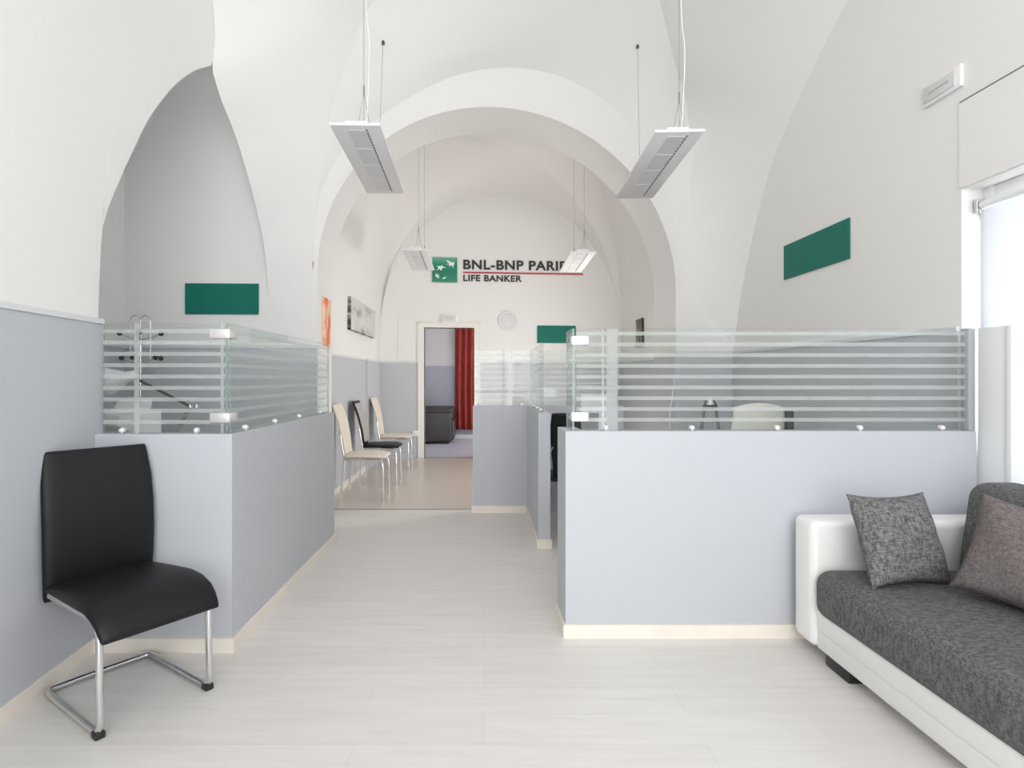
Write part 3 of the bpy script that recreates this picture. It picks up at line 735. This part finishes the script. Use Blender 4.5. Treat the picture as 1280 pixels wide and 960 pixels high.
# ================================================================== PENDANT LIGHTS
bpy.context.view_layer.update()
def bvh_of(names):
    vs, fs = [], []
    for o in bpy.data.objects:
        if o.type == 'MESH' and o.name in names:
            o_ = len(vs); vs += [o.matrix_world @ v.co for v in o.data.vertices]; fs += [[o_ + i for i in p.vertices] for p in o.data.polygons]
    return BVHTree.FromPolygons(vs, fs)
VB = bvh_of({'ceiling', 'ceiling_side', 'ceiling_far', 'ceiling_far_haunch', 'wall_arch'})
def vz(x, y, z):
    h = VB.ray_cast(Vector((x, y, z)), Vector((0, 0, 1)))
    return h[0].z if h[0] is not None else 4.9
def ray_hit(px, py):
    d = Vector(((px - CX) / F, 1.0, (CY - py) / F)).normalized()
    return VB.ray_cast(Vector((0, 0, 1.3)), d)[0]
def pendant(label, x0, y0, x1, y1, z, w, wires, group=None, cord=True, hooks=(None, None)):
    L = math.hypot(x1 - x0, y1 - y0); a = -math.atan2(x1 - x0, y1 - y0)
    t = thing('pendant_light', label, 'pendant light', ((x0 + x1) / 2, (y0 + y1) / 2, z), a, group)
    h = L / 2
    m = MB(); m.box((-w / 2, -h, 0), (w / 2, h, .016), bevel=.003); m.box((-w * .22, -h * .94, .016), (w * .22, h * .94, .045), bevel=.006); hs = m.build('housing', PANELW, t, smooth=30)
    m = MB(); xs0 = -w * .17
    n = 4
    for i in range(n):
        ya = -h * .90 + i * (h * 1.8) / n; yb = ya + h * 1.8 / n - .03
        m.box((xs0 - w * .02, ya, -.004), (w * .17, yb, .002), bevel=.001)
    m.build('louvre', LOUVRE, hs)
    m = MB()
    for i in range(26):
        ya = -h * .92 + i * h * 1.84 / 26
        m.box((w * .185, ya, -.003), (w * .215, ya + h * 1.84 / 26 * .62, .002))
    m.build('slot', SLOT, hs)
    ca, sa = math.cos(a), math.sin(a)
    for yy, hk in zip(wires, hooks):
        xx = .03
        X = (x0 + x1) / 2 + ca * xx - sa * yy; Y = (y0 + y1) / 2 + sa * xx + ca * yy
        top = vz(X, Y, z + .1) - z + .01; tx, ty = xx, yy
        if hk:
            p_ = ray_hit(*hk); dx, dy = p_.x - (x0 + x1) / 2, p_.y - (y0 + y1) / 2
            tx, ty, top = ca * dx + sa * dy, -sa * dx + ca * dy, p_.z - z
            xx = tx if abs(tx) < w * .4 else xx
        m = MB(); m.tube([(xx, yy, .03), (tx, ty, top)], .0016, 6); m.tube([(xx - .04, yy, .02), (xx, yy, .25)], .0018, 6); m.tube([(xx + .04, yy, .02), (xx, yy, .25)], .0018, 6)
        m.tube([(xx, yy, .23), (xx, yy, .29)], .005, 8); m.build('suspension_cable', WIRE, t, smooth=60)
        m = MB(); m.lathe([(0.0, 0), (.012, 0), (.014, .012), (.009, .03), (0.0, .03)], (tx, ty, top - .03), 12); m.build('ceiling_hook', DGREY, t, smooth=40)
    if cord:
        yy = wires[0]; xx = .045
        X = (x0 + x1) / 2 + ca * xx - sa * yy; Y = (y0 + y1) / 2 + sa * xx + ca * yy
        top = vz(X, Y, z + .1) - z
        m = MB(); m.tube([(xx, yy, .03), (xx + .012, yy, .3), (xx + .018, yy, .55), (xx - .004, yy, .85), (xx - .012, yy, top)], .003, 8, smooth=24); m.build('power_cord', PANELW, t, smooth=60)
    return t
pendant('white pendant light panel hanging in front of the arch, on its left side', -.743, 3.38, -.775, 4.63, 2.755, .29, (-.50, .56), hooks=(None, (479, 51)))
pendant('white pendant light panel hanging in front of the arch, on its right side', 1.127, 3.38, 1.185, 4.63, 2.717, .285, (-.50, .56), hooks=(None, (797, 56)))
pendant('white pendant light panel beyond the arch, left of the green emblem', -.757, 6.42, -.79, 7.62, 2.70, .285, (-.45, .45), cord=False)
pendant('white pendant light panel beyond the arch, overlapping the wall lettering', 1.085, 6.42, 1.12, 7.62, 2.675, .285, (-.45, .45), cord=False)

# ================================================================== SIGNS
m = MB(); s = 0.006
def at_back(px, py, off=0.0):
    u = (px - CX) / F
    y = (9.60 + 0.085 * 0.9) / (1 - 0.085 * u); y -= off
    return u * y, y, 1.3 + (CY - py) * y / F
def green_sign(label, c, w, h, rz):
    m = MB(); m.box((-w / 2, -.012, -h / 2), (w / 2, 0, h / 2), bevel=.002)
    o = tag(m.build('green_sign', GREEN), label, 'sign'); o.location = c; o.rotation_euler = (0, 0, rz); return o
ANG = math.atan(.035)
green_sign('blank dark green sign on the wall of the left booth', (-2.185, ynb(-2.185) - .002, 1.963), .605, .257, ANG)
green_sign('blank dark green sign on the right wall above the long glass screen', (XR - .001, 4.535, 2.277), .89, .284, -PI / 2)
x, y, z = at_back(695.5, 418)
green_sign('blank dark green sign on the back wall beside the clock', (x, y - .002, z), .65, .29, math.atan(.085))

def text_mesh(body, bold):
    cu = bpy.data.curves.new('text', 'FONT'); cu.body = body; cu.extrude = .01; cu.offset = bold; cu.size = 1; cu.space_character = 1.08
    o = bpy.data.objects.new('text', cu); COL.objects.link(o)
    bpy.context.view_layer.update()
    me = bpy.data.meshes.new_from_object(o.evaluated_get(bpy.context.evaluated_depsgraph_get()))
    bpy.data.objects.remove(o); bpy.data.curves.remove(cu)
    return me
lx, ly, lz = at_back(556, 337.5)
t = thing('wall_lettering_sign', 'green square emblem and charcoal bank lettering with a red line on the back wall', 'sign', (lx, ly, lz), math.atan(.085))
S = .408
m = MB(); m.box((-S / 2, -.02, -S / 2), (S / 2, -.002, S / 2)); em = m.build('emblem', LOGOG, t)
def star(m, pts):      # outline in emblem pixels (0..1, origin top left)
    m.extrude([((u - .5) * S, -.0215, (.5 - v) * S) for u, v in pts], (0, -.001, 0))
m = MB()
star(m, [(.99 * .9, .18), (.86, .30), (.83, .44), (.79, .31), (.70, .355), (.65, .33), (.72, .29), (.55, .28), (.70, .24), (.55, .155), (.62, .12), (.77, .20)])
star(m, [(.16, .55), (.25, .43), (.19, .355), (.33, .355), (.40, .31), (.41, .37), (.56, .41), (.40, .43), (.35, .55), (.30, .46)])
star(m, [(.145, .62), (.195, .70), (.29, .70), (.235, .76), (.29, .82), (.25, .84), (.19, .81), (.10, .75), (.15, .71)])
star(m, [(.42, .83), (.48, .80), (.57, .775), (.53, .82), (.47, .865), (.39, .885), (.43, .85)])
star(m, [(.02, .30), (.06, .44), (.10, .53), (.05, .53), (.02, .50)])
m.build('star', STARW, em)
def letters(name, body, px0, px1, py0, py1, bold, mat_):
    me = text_mesh(body, bold)
    vs = [v.co.copy() for v in me.vertices]; x0 = min(v.x for v in vs); x1 = max(v.x for v in vs); y0 = min(v.y for v in vs); y1 = max(v.y for v in vs)
    ya = at_back((px0 + px1) / 2, (py0 + py1) / 2)[1]; wd = (px1 - px0) * ya / F; hd = (py1 - py0) * ya / F
    cxp, _, czp = at_back((px0 + px1) / 2, (py0 + py1) / 2)
    offx = (cxp - lx) / math.cos(math.atan(.085)); offz = czp - lz
    for v in me.vertices:
        c_ = v.co.copy()
        v.co = Vector((offx + ((c_.x - x0) / (x1 - x0) - .5) * wd, -.004 - (c_.z + .01) * .4, offz + ((c_.y - y0) / (y1 - y0) - .5) * hd))
    me.materials.append(mat_)
    o = bpy.data.objects.new(name, me); COL.objects.link(o); o.parent = t
letters('lettering', 'BNL-BNP PARIBAS', 579, 731, 325.8, 338, .030, INK)
letters('lettering', 'LIFE BANKER', 579, 652.5, 344, 352, .030, INK)
x0_, _, z_ = at_back(579, 340.6); x1_, _, _ = at_back(729, 341)
m = MB(); m.box((x0_ - lx, -.012, z_ - lz - .012), (x1_ - lx + .004, -.003, z_ - lz + .012)); m.build('red_line', REDLINE, t)

# ================================================================== THINGS ON THE FAR WALLS
x, y, z = at_back(635, 401)
t = thing('wall_clock', 'round white wall clock on the back wall', 'clock', (x, y - .001, z), math.atan(.085))
RX = Matrix.Rotation(PI / 2, 4, 'X')
m = MB(); m.lathe([(0, 0), (.158, 0), (.160, .02), (.155, .032), (.146, .034), (.140, .024), (0, .024)], sides=40, M=RX); m.build('case', WPAINT, t, smooth=40)
m = MB(); m.lathe([(0, .0245), (.138, .0245), (.138, .0255), (0, .0255)], sides=40, M=RX); fa = m.build('face', mat('pale grey clock face', (.70, .71, .72, 1), .4), t)
m = MB()
for i in range(12):
    a = i * PI / 6; m.box((-.004, -.0275, .108), (.004, -.0255, .128), M=Matrix.Rotation(a, 4, 'Y'))
m.build('hour_marks', mat('grey mark', (.45, .45, .46, 1), .5), fa)
m = MB(); m.box((-.004, -.029, -.01), (.004, -.0275, .07), M=Matrix.Rotation(1.75, 4, 'Y')); m.build('hour_hand', STEEL, t)
m = MB(); m.box((-.003, -.031, -.01), (.003, -.0295, .11), M=Matrix.Rotation(1.45, 4, 'Y')); m.build('minute_hand', STEEL, t)

def lamp_box(label, loc, rz, w, h, d):
    t = thing('emergency_light', label, 'emergency light', loc, rz)
    m = MB(); m.box((-w / 2, -d, -h / 2), (w / 2, 0, h / 2), bevel=.006); m.build('housing', PANELW, t, smooth=30)
    m = MB(); m.box((-w * .46, -d - .007, -h * .36), (w * .38, -d + .002, h * .36), bevel=.005); c_ = m.build('diffuser', mat('frosted lamp cover', (.66, .67, .66, 1), .3), t, smooth=30)
    m = MB(); m.box((-w * .30, -d - .009, -.006), (w * .24, -d - .006, .006), bevel=.001); m.build('tube', mat('lamp tube', (.5, .5, .5, 1), .3), c_)
    return t
x, y, z = at_back(562, 398.5)
lamp_box('small white emergency light above the doorway', (x, y, z), math.atan(.085), .255, .12, .05)
lamp_box('white emergency light high on the right wall near the window', (XR, 3.255, 2.915), -PI / 2, .27, .122, .022)

def canvas(label, corner, yl, zh, xw, d, face, edge, name='canvas_picture', rz=0):
    t = thing(name, label, 'picture', corner, rz)
    s_ = 1 if d > 0 else -1
    m = MB(); m.box((0, -yl / 2, -zh / 2), (d, yl / 2, zh / 2)); m.build('canvas', edge, t)
    m = MB(); m.box((d, -yl / 2 + .002, -zh / 2 + .002), (d + s_ * .002, yl / 2 - .002, zh / 2 - .002)); m.build('print', face, t)
    return t
canvas('black and white panoramic city picture on the far left wall', (-1.679, 8.02, 2.105), 1.60, .405, 0, .045, PIC_BW, PIC_BWE)
canvas('orange and cream abstract picture on the arch jamb', (-1.417, 5.255, 1.80), .27, .42, 0, .02, PIC_OR, PIC_OR, rz=math.atan2(.035, .6))
canvas('small dark framed picture on the far right wall', (2.299, 8.62, 1.97), .34, .40, 0, -.03, PIC_DK, BLACKP, name='framed_picture')

def wall_plate(name, label, cat, px, py, w, h, d, mt):
    x, y, z = at_back(px, py)
    t = thing(name, label, cat, (x, y - .012, z), math.atan(.085))
    m = MB(); m.box((-w / 2, -d, -h / 2), (w / 2, 0, h / 2), bevel=.003); m.build('plate', mt, t, smooth=30)
    return t
t = wall_plate('wall_socket', 'white wall socket low on the back wall beside the doorway', 'socket', 519.5, 541.5, .10, .085, .03, WPAINT)
m = MB()
for xx in (-.022, .022): m.box((xx - .012, -.033, -.015), (xx + .012, -.029, .015), bevel=.001)
m.build('outlet', LOUVRE, t)
x, y, z = at_back(508, 423)
t = thing('access_panel', 'flush white access panel on the back wall left of the doorway', 'panel', (x, y - .001, z), math.atan(.085))
m = MB(); m.box((-.135, -.010, -.355), (.135, 0, .355), bevel=.003); m.build('cover', WHITE, t)
m = MB(); m.box((-.10, -.012, .30), (-.02, -.009, .312)); m.build('latch', LOUVRE, t)

# ================================================================== ROOM BEHIND THE DOORWAY
t = thing('curtain', 'red floor-length curtain hanging beyond the doorway', 'curtain', (-.375, 12.71, 0))
m = MB(); rows = []
for k in range(21):
    z = .195 + (2.70 - .195) * k / 20; r = []
    for i in range(81):
        u = i / 80; am = .035 * (1 - .25 * k / 20)
        xx = -.245 + .64 * u + .02 * (1 - k / 20) * (u - .5)
        r.append((xx, am * math.sin(u * 2 * PI * 5 + .35 * math.sin(k * .25)) + .012 * math.sin(u * 31 + 1), z))
    rows.append(r)
m.grid(rows)
o = m.build('cloth', RED, t, smooth=80)
so = o.modifiers.new('thickness', 'SOLIDIFY'); so.thickness = .006
m = MB(); m.tube([(-.9, 0, 2.74), (.5, 0, 2.74)], .014, 12); m.build('rod', STEEL, t, smooth=60)
for i in range(10):
    m = MB(); m.tube([(-.22 + i * .066, .018 * math.cos(a), 2.74 + .026 * math.sin(a) - .012) for a in [2 * PI * q / 12 for q in range(13)]], .003, 6); m.build('ring', STEEL, t, smooth=60)

t = thing('armchair', 'dark brown leather armchair seen through the doorway', 'armchair', (-1.02, 11.95, 0), 0)
def ab(name, lo, hi, bev, mt=BROWN):
    q = MB(); q.box(lo, hi, bevel=bev, seg=4); return q.build(name, mt, t, smooth=60)
ab('arm', (-.60, -.32, .03), (.37, -.10, .66), .06); ab('arm', (-.60, .52, .03), (.37, .74, .66), .06)
ab('arm_pad', (-.55, -.335, .60), (.385, -.085, .71), .05)
ab('arm_pad', (-.55, .505, .60), (.385, .755, .71), .05)
ab('seat', (-.50, -.12, .05), (.42, .54, .47), .06); ab('backrest', (-.70, -.12, .05), (-.38, .54, 1.02), .08)
for xx in (-.55, .28):
    for yy in (-.26, .64): ab('foot', (xx, yy, 0), (xx + .05, yy + .05, .04), .004, BLACKP)

# ================================================================== RIGHT WALL: BLIND
t = thing('roller_blind', 'white roller blind pulled down over the right window', 'blind', (XR + .085, 1.86, 0))
m = MB(); m.box((-.012, -1.24, .95), (-.010, 1.245, 2.19)); m.build('fabric', BLIND, t)
m = MB(); m.tube([(.0, -1.24, 2.215), (.0, 1.245, 2.215)], .024, 16); m.build('roller', WPAINT, t, smooth=60)
m = MB(); m.tube([(-.011, -1.24, .945), (-.011, 1.245, .945)], .010, 10); m.build('bottom_bar', WPAINT, t, smooth=60)
for yy in (-1.265, 1.248):
    m = MB(); m.box((-.03, yy, 2.175), (.03, yy + .022, 2.25), bevel=.003); m.build('bracket', STEEL, t)

# ================================================================== BOOTHS
def desk(label, lo, hi):
    cx, cy = (lo[0] + hi[0]) / 2, (lo[1] + hi[1]) / 2
    t = thing('desk', label, 'desk', (cx, cy, 0)); w, h = (hi[0] - lo[0]) / 2, (hi[1] - lo[1]) / 2
    m = MB(); m.box((-w, -h, .715), (w, h, .74), bevel=.003); m.build('desk_top', WOODT, t)
    for sx in (-1, 1):
        for sy in (-1, 1):
            m = MB(); m.box((sx * (w - .05) - .02, sy * (h - .05) - .02, 0), (sx * (w - .05) + .02, sy * (h - .05) + .02, .715), bevel=.003); m.build('leg', STEEL, t)
    m = MB(); m.box((-w + .07, h - .04, .32), (w - .07, h - .02, .70)); m.build('modesty_panel', WPAINT, t)
    return t
desk('pale desk inside the left booth behind the striped glass', (-2.55, 3.05), (-1.62, 3.80))
desk('pale desk inside the right booth behind the long glass screen', (1.25, 5.0), (2.45, 5.65))

def swivel_chair(label, loc, rz):
    t = thing('swivel_chair', label, 'office chair', loc, rz)
    m = MB(); m.slab([(-.20, .50), (0, .505), (.16, .50), (.23, .48)], [.44, .47, .47, .44], .07); m.build('seat', IVORY, t, smooth=50)
    # curved-top back shell
    m = MB(); rows = []
    for k in range(15):
        v = k / 14; z = .52 + .56 * v; r = []
        hw = .185 + .02 * math.sin(PI * min(1, v * 1.1))
        for i in range(17):
            u = -1 + i / 8
            zz = z + (.035 * (1 - u * u) * v ** 4)
            r.append((hw * u, -.25 - .06 * v + .045 * u * u, zz))
        rows.append(r)
    m.grid(rows); o = m.build('backrest', IVORY, t, smooth=80)
    so = o.modifiers.new('thickness', 'SOLIDIFY'); so.thickness = .035; so.offset = 0
    bv = o.modifiers.new('round', 'BEVEL'); bv.width = .012; bv.segments = 3; bv.limit_method = 'ANGLE'; bv.angle_limit = math.radians(50)
    for s_ in (-1, 1):
        m = MB(); m.tube([(s_ * .20, -.12, .48), (s_ * .28, -.14, .55), (s_ * .285, -.12, .68)], .014, 10, smooth=14); m.box((s_ * .285 - .03, -.24, .68), (s_ * .285 + .03, .06, .705), bevel=.01)
        m.build('armrest', DGREY, t, smooth=50)
    m = MB(); m.cyl((0, 0, .1), (0, 0, .48), .028); m.build('gas_column', CHROME, t, smooth=50)
    m = MB()
    for i in range(5):
        a = 2 * PI * i / 5; m.tube([(0, 0, .11), (.27 * math.cos(a), .27 * math.sin(a), .075)], [.028, .016], 10)
    m.build('star_base', CHROME, t, smooth=50)
    for i in range(5):
        a = 2 * PI * i / 5; m = MB(); m.cyl((.27 * math.cos(a) - .012, .27 * math.sin(a), .03), (.27 * math.cos(a) + .012, .27 * math.sin(a), .03), .03); m.build('caster', BLACKP, t, smooth=50)
    return t
sw = swivel_chair('ivory office chair with curved top behind the long glass screen', (2.075, 4.72, 0), 0)
m = MB(); m.box((.205, -.30, .62), (.258, -.25, 1.058), bevel=.01); m.build('side_frame', DGREY, sw, smooth=30)

# cabinet with a white printer in the left booth
t = thing('cabinet', 'low white cabinet under the white printer in the left booth', 'cabinet', (-2.50, 4.06, 0))
m = MB(); m.box((-.24, -.20, 0), (.24, .20, .90), bevel=.004); m.build('body', WPAINT, t)
for sx in (-1, 1):
    m = MB(); m.box((min(sx * .005, sx * .235), -.212, .05), (max(sx * .005, sx * .235), -.20, .89), bevel=.003); dr = m.build('door', WPAINT, t)
    m = MB(); m.box((sx * .03 - .005, -.225, .5), (sx * .03 + .005, -.212, .62), bevel=.002); m.build('handle', STEEL, dr)
t = thing('printer', 'white printer with a sloped paper tray on the cabinet in the left booth', 'printer', (-2.48, 4.06, .90))
m = MB(); m.box((-.17, -.16, 0), (.17, .16, .17), bevel=.015, seg=3); m.build('body', PANELW, t, smooth=40)
m = MB(); m.extrude([(-.13, .06, .16), (.13, .06, .16), (.12, .12, .25), (-.12, .12, .25)], (0, .012, 0)); m.build('paper_tray', PANELW, t)
m = MB(); m.extrude([(-.12, -.30, .10), (.12, -.30, .10), (.13, -.15, .05), (-.13, -.15, .05)], (0, 0, .008)); m.build('output_tray', PANELW, t)
m = MB(); m.box((-.10, -.163, .11), (.06, -.158, .145), bevel=.001); m.build('control_strip', LOUVRE, t)

def desk_lamp(label, base, elbow, head, shade_dir, shade_m, double=False):
    t = thing('desk_lamp', label, 'desk lamp', base)
    e = Vector(elbow) - Vector(base); h = Vector(head) - Vector(base)
    m = MB(); m.lathe([(0, 0), (.085, 0), (.088, .012), (.07, .022), (.015, .03), (0, .03)]); m.build('base', shade_m, t, smooth=40)
    off = Vector((0, .016, 0))
    m = MB()
    for s_ in (-1, 1): m.tube([off * s_ + Vector((0, 0, .03)), e + off * s_], .005, 8)
    m.build('lower_arm', CHROME, t, smooth=60)
    # tension springs along the lower arm
    m = MB(); q = []
    for i in range(120):
        k_ = i / 119; p = Vector((0, 0, .06)).lerp(e * .9, k_); q.append(tuple(p + Vector((.009 * math.cos(i * .9), .009 * math.sin(i * .9) , 0))))
    m.tube(q, .0018, 5); m.build('spring', CHROME, t, smooth=60)
    m = MB()
    for s_ in (-1, 1): m.tube([e + off * s_ * .6, h + off * s_ * .6], .0065, 8)
    m.build('upper_arm', DGREY, t, smooth=60)
    for p in (e + Vector((0, 0, 0)), e + Vector((.04, 0, .002)), h):
        m = MB(); m.lathe([(0, -.012), (.014, -.010), (.014, .010), (0, .012)], tuple(p), 12); m.build('joint', CHROME, t, smooth=40)
    d = Vector(shade_dir).normalized(); M = Matrix.Translation(h) @ d.to_track_quat('Z', 'Y').to_matrix().to_4x4()
    m = MB(); m.lathe([(.012, -.03), (.03, -.02), (.035, .03), (.055, .07), (.085, .13), (.088, .15), (.082, .148), (.05, .075), (.02, .04), (.01, .0)], sides=24, M=M); m.build('lamp_shade', shade_m, t, smooth=50)
    return t
desk_lamp('white articulated desk lamp with a long arm inside the left booth', (-2.02, 3.70, .74), (-1.85, 3.70, 1.124), (-2.22, 3.70, 1.315), (-1, -.1, -.25), WPAINT)
t = thing('desk_lamp', 'small dark desk lamp with splayed double arms behind the long glass screen', 'desk lamp', (2.0, 5.2, .74))
m = MB(); m.lathe([(0, 0), (.10, 0), (.102, .012), (.08, .022), (.02, .03), (0, .03)]); m.build('base', DGREY, t, smooth=40)
for s_ in (-1, 1):
    for q_ in (0, .022):
        m = MB(); m.tube([(s_ * (.098 - q_), .0, .025), (s_ * (.056 - q_ * .5), 0, .30)], .0042, 8); m.build('arm', DGREY, t, smooth=60)
    m = MB(); m.tube([(s_ * .02 + .006 * math.cos(i * .9), .006 * math.sin(i * .9), .06 + .23 * i / 119) for i in range(120)], .0016, 5); m.build('spring', STEEL, t, smooth=60)
m = MB(); m.box((-.060, -.02, .29), (.060, .02, .325), bevel=.006)
for s_ in (-1, 1): m.tube([(s_ * .052, 0, .32), (s_ * .034, 0, .365)], .008, 8)
m.build('yoke', DGREY, t, smooth=40)
m = MB(); m.lathe([(0, .0), (.026, .0), (.022, .02), (.010, .05), (.006, .075), (0, .075)], (0, 0, .328)); m.build('lamp_head', PANELW, t, smooth=40)

# coat stand in the left booth
t = thing('coat_stand', 'chrome coat stand with black ball hooks inside the left booth', 'coat stand', (-2.665, 4.56, 0))
m = MB(); m.lathe([(0, 0), (.17, 0), (.175, .015), (.15, .028), (.03, .04), (0, .04)], sides=32); m.build('base', CHROME, t, smooth=40)
m = MB(); m.cyl((0, 0, .03), (0, 0, 1.66), .013); m.build('pole', CHROME, t, smooth=50)
m = MB()
for x0 in (-.040, .040):
    m.tube([(x0 - .038, 0, 1.44), (x0 - .038, 0, 1.745)] + [(x0 - .038 * math.cos(a), 0, 1.745 + .045 * math.sin(a)) for a in (.4, .8, 1.2, PI / 2, 1.9, 2.3, 2.7)] + [(x0 + .038, 0, 1.745), (x0 + .038, 0, 1.44)], .005, 8)
m.build('hoop', CHROME, t, smooth=60)
for z, ang in ((1.650, (.15, 2.2, 3.3, 5.2)), (1.460, (-.3, 3.1, .9, 4.9))):
    for a in ang:
        e = Vector((.15 * math.cos(a), .15 * math.sin(a), 0))
        m = MB(); m.tube([(0, 0, z - .05), tuple(e * .6 + Vector((0, 0, z - .03))), tuple(e + Vector((0, 0, z)))], .005, 8); hk = m.build('hook', CHROME, t, smooth=60)
        m = MB(); m.lathe([(0, -.02)] + [(.021 * math.cos(q), .021 * math.sin(q)) for q in [-1.3, -.9, -.4, 0, .4, .9, 1.3]] + [(0, .021)], (e.x, e.y, z), 16); m.build('ball', BLACKP, hk, smooth=60)

# cable on the right pier
m = MB(); m.tube([(1.93, 5.97, 1.30), (1.925, 5.96, 1.22), (1.905, 5.955, 1.1), (1.88, 5.95, .9), (1.875, 5.95, .3), (1.88, 5.95, .0)], .005, 8, smooth=40)
tag(m.build('cable', WPAINT, smooth=60), 'thin white cable running down the edge of the right pier', 'cable')

for stem_, g_ in (('dining_chair', 'dining chairs beyond the arch and in the right booth'), ('pendant_light', 'pendant light panels'), ('green_sign', 'blank green signs'),
                  ('cushion', 'cushions on the sofa'), ('low_partition', 'low blue-grey partitions'), ('glass_screen', 'striped glass screens'),
                  ('emergency_light', 'white emergency lights'), ('desk_lamp', 'desk lamps in the booths'), ('desk', 'desks in the booths'), ('canvas_picture', 'pictures left of the arch passage')):
    for o in bpy.data.objects:
        if o.name.split('.')[0] == stem_ and o.parent is None: o['group'] = g_

# ================================================================== LIGHT
def area(name, loc, rot, sx, sy, power, col):
    l = bpy.data.lights.new(name, 'AREA'); l.shape = 'RECTANGLE'; l.size = sx; l.size_y = sy; l.energy = power; l.color = col
    o = bpy.data.objects.new(name, l); COL.objects.link(o); o.location = loc; o.rotation_euler = rot
    return o
DAY = (0.985, 0.993, 1.0)
def toY(tilt=0): return (PI / 2 + tilt, 0, 0)       # area light facing +Y
area('daylight_door', (.43, YF - .30, 1.15), (PI / 2, 0, 0), 1.56, 2.1, 52, DAY)
area('reflection_light_low', (1.42, YF - .30, .62), (PI / 2, 0, 0), .40, .95, 8, DAY)  # added light behind the low opening, for a reflection in the right screen
area('daylight_side', (-.77, YF - .30, 1.6), (PI / 2, 0, 0), .75, 1.25, 22, DAY)
area('daylight_fanlight', (.53, YF - .30, 3.05), (PI / 2, 0, 0), 3.2, 1.1, 108, DAY)
area('daylight_right', (XR + .35, 1.83, 1.5), (0, PI / 2, 0), 1.5, 2.4, 95, (.97, .98, 1.0))
area('added_light_far', (2.45, (YR0 + YR1) / 2, 1.06), (0, PI / 2, 0), 1.85, 1.08, 82, (1.0, .955, .91))  # added light for the far room, shining in through its unseen window
area('daylight_back_room', (1.95, 11.4, 1.5), (0, PI / 2, 0), 2.5, 1.7, 34, (.93, .95, 1.0))

w = bpy.data.worlds.new('world'); SC.world = w; w.use_nodes = True
bg = w.node_tree.nodes['Background']; bg.inputs['Color'].default_value = (.92, .96, 1.0, 1); bg.inputs['Strength'].default_value = 1.5

SC.view_settings.view_transform = 'Standard'; SC.view_settings.look = 'None'; SC.view_settings.gamma = 1.0
SC.view_settings.use_curve_mapping = False; SC.view_settings.exposure = 0.0
cy = SC.cycles
cy.use_denoising = True
try: cy.denoiser = 'OPENIMAGEDENOISE'
except Exception: pass
cy.max_bounces = 10; cy.diffuse_bounces = 6; cy.glossy_bounces = 4; cy.transparent_max_bounces = 16; cy.transmission_bounces = 6
cy.caustics_reflective = False; cy.caustics_refractive = False; cy.sample_clamp_indirect = 6
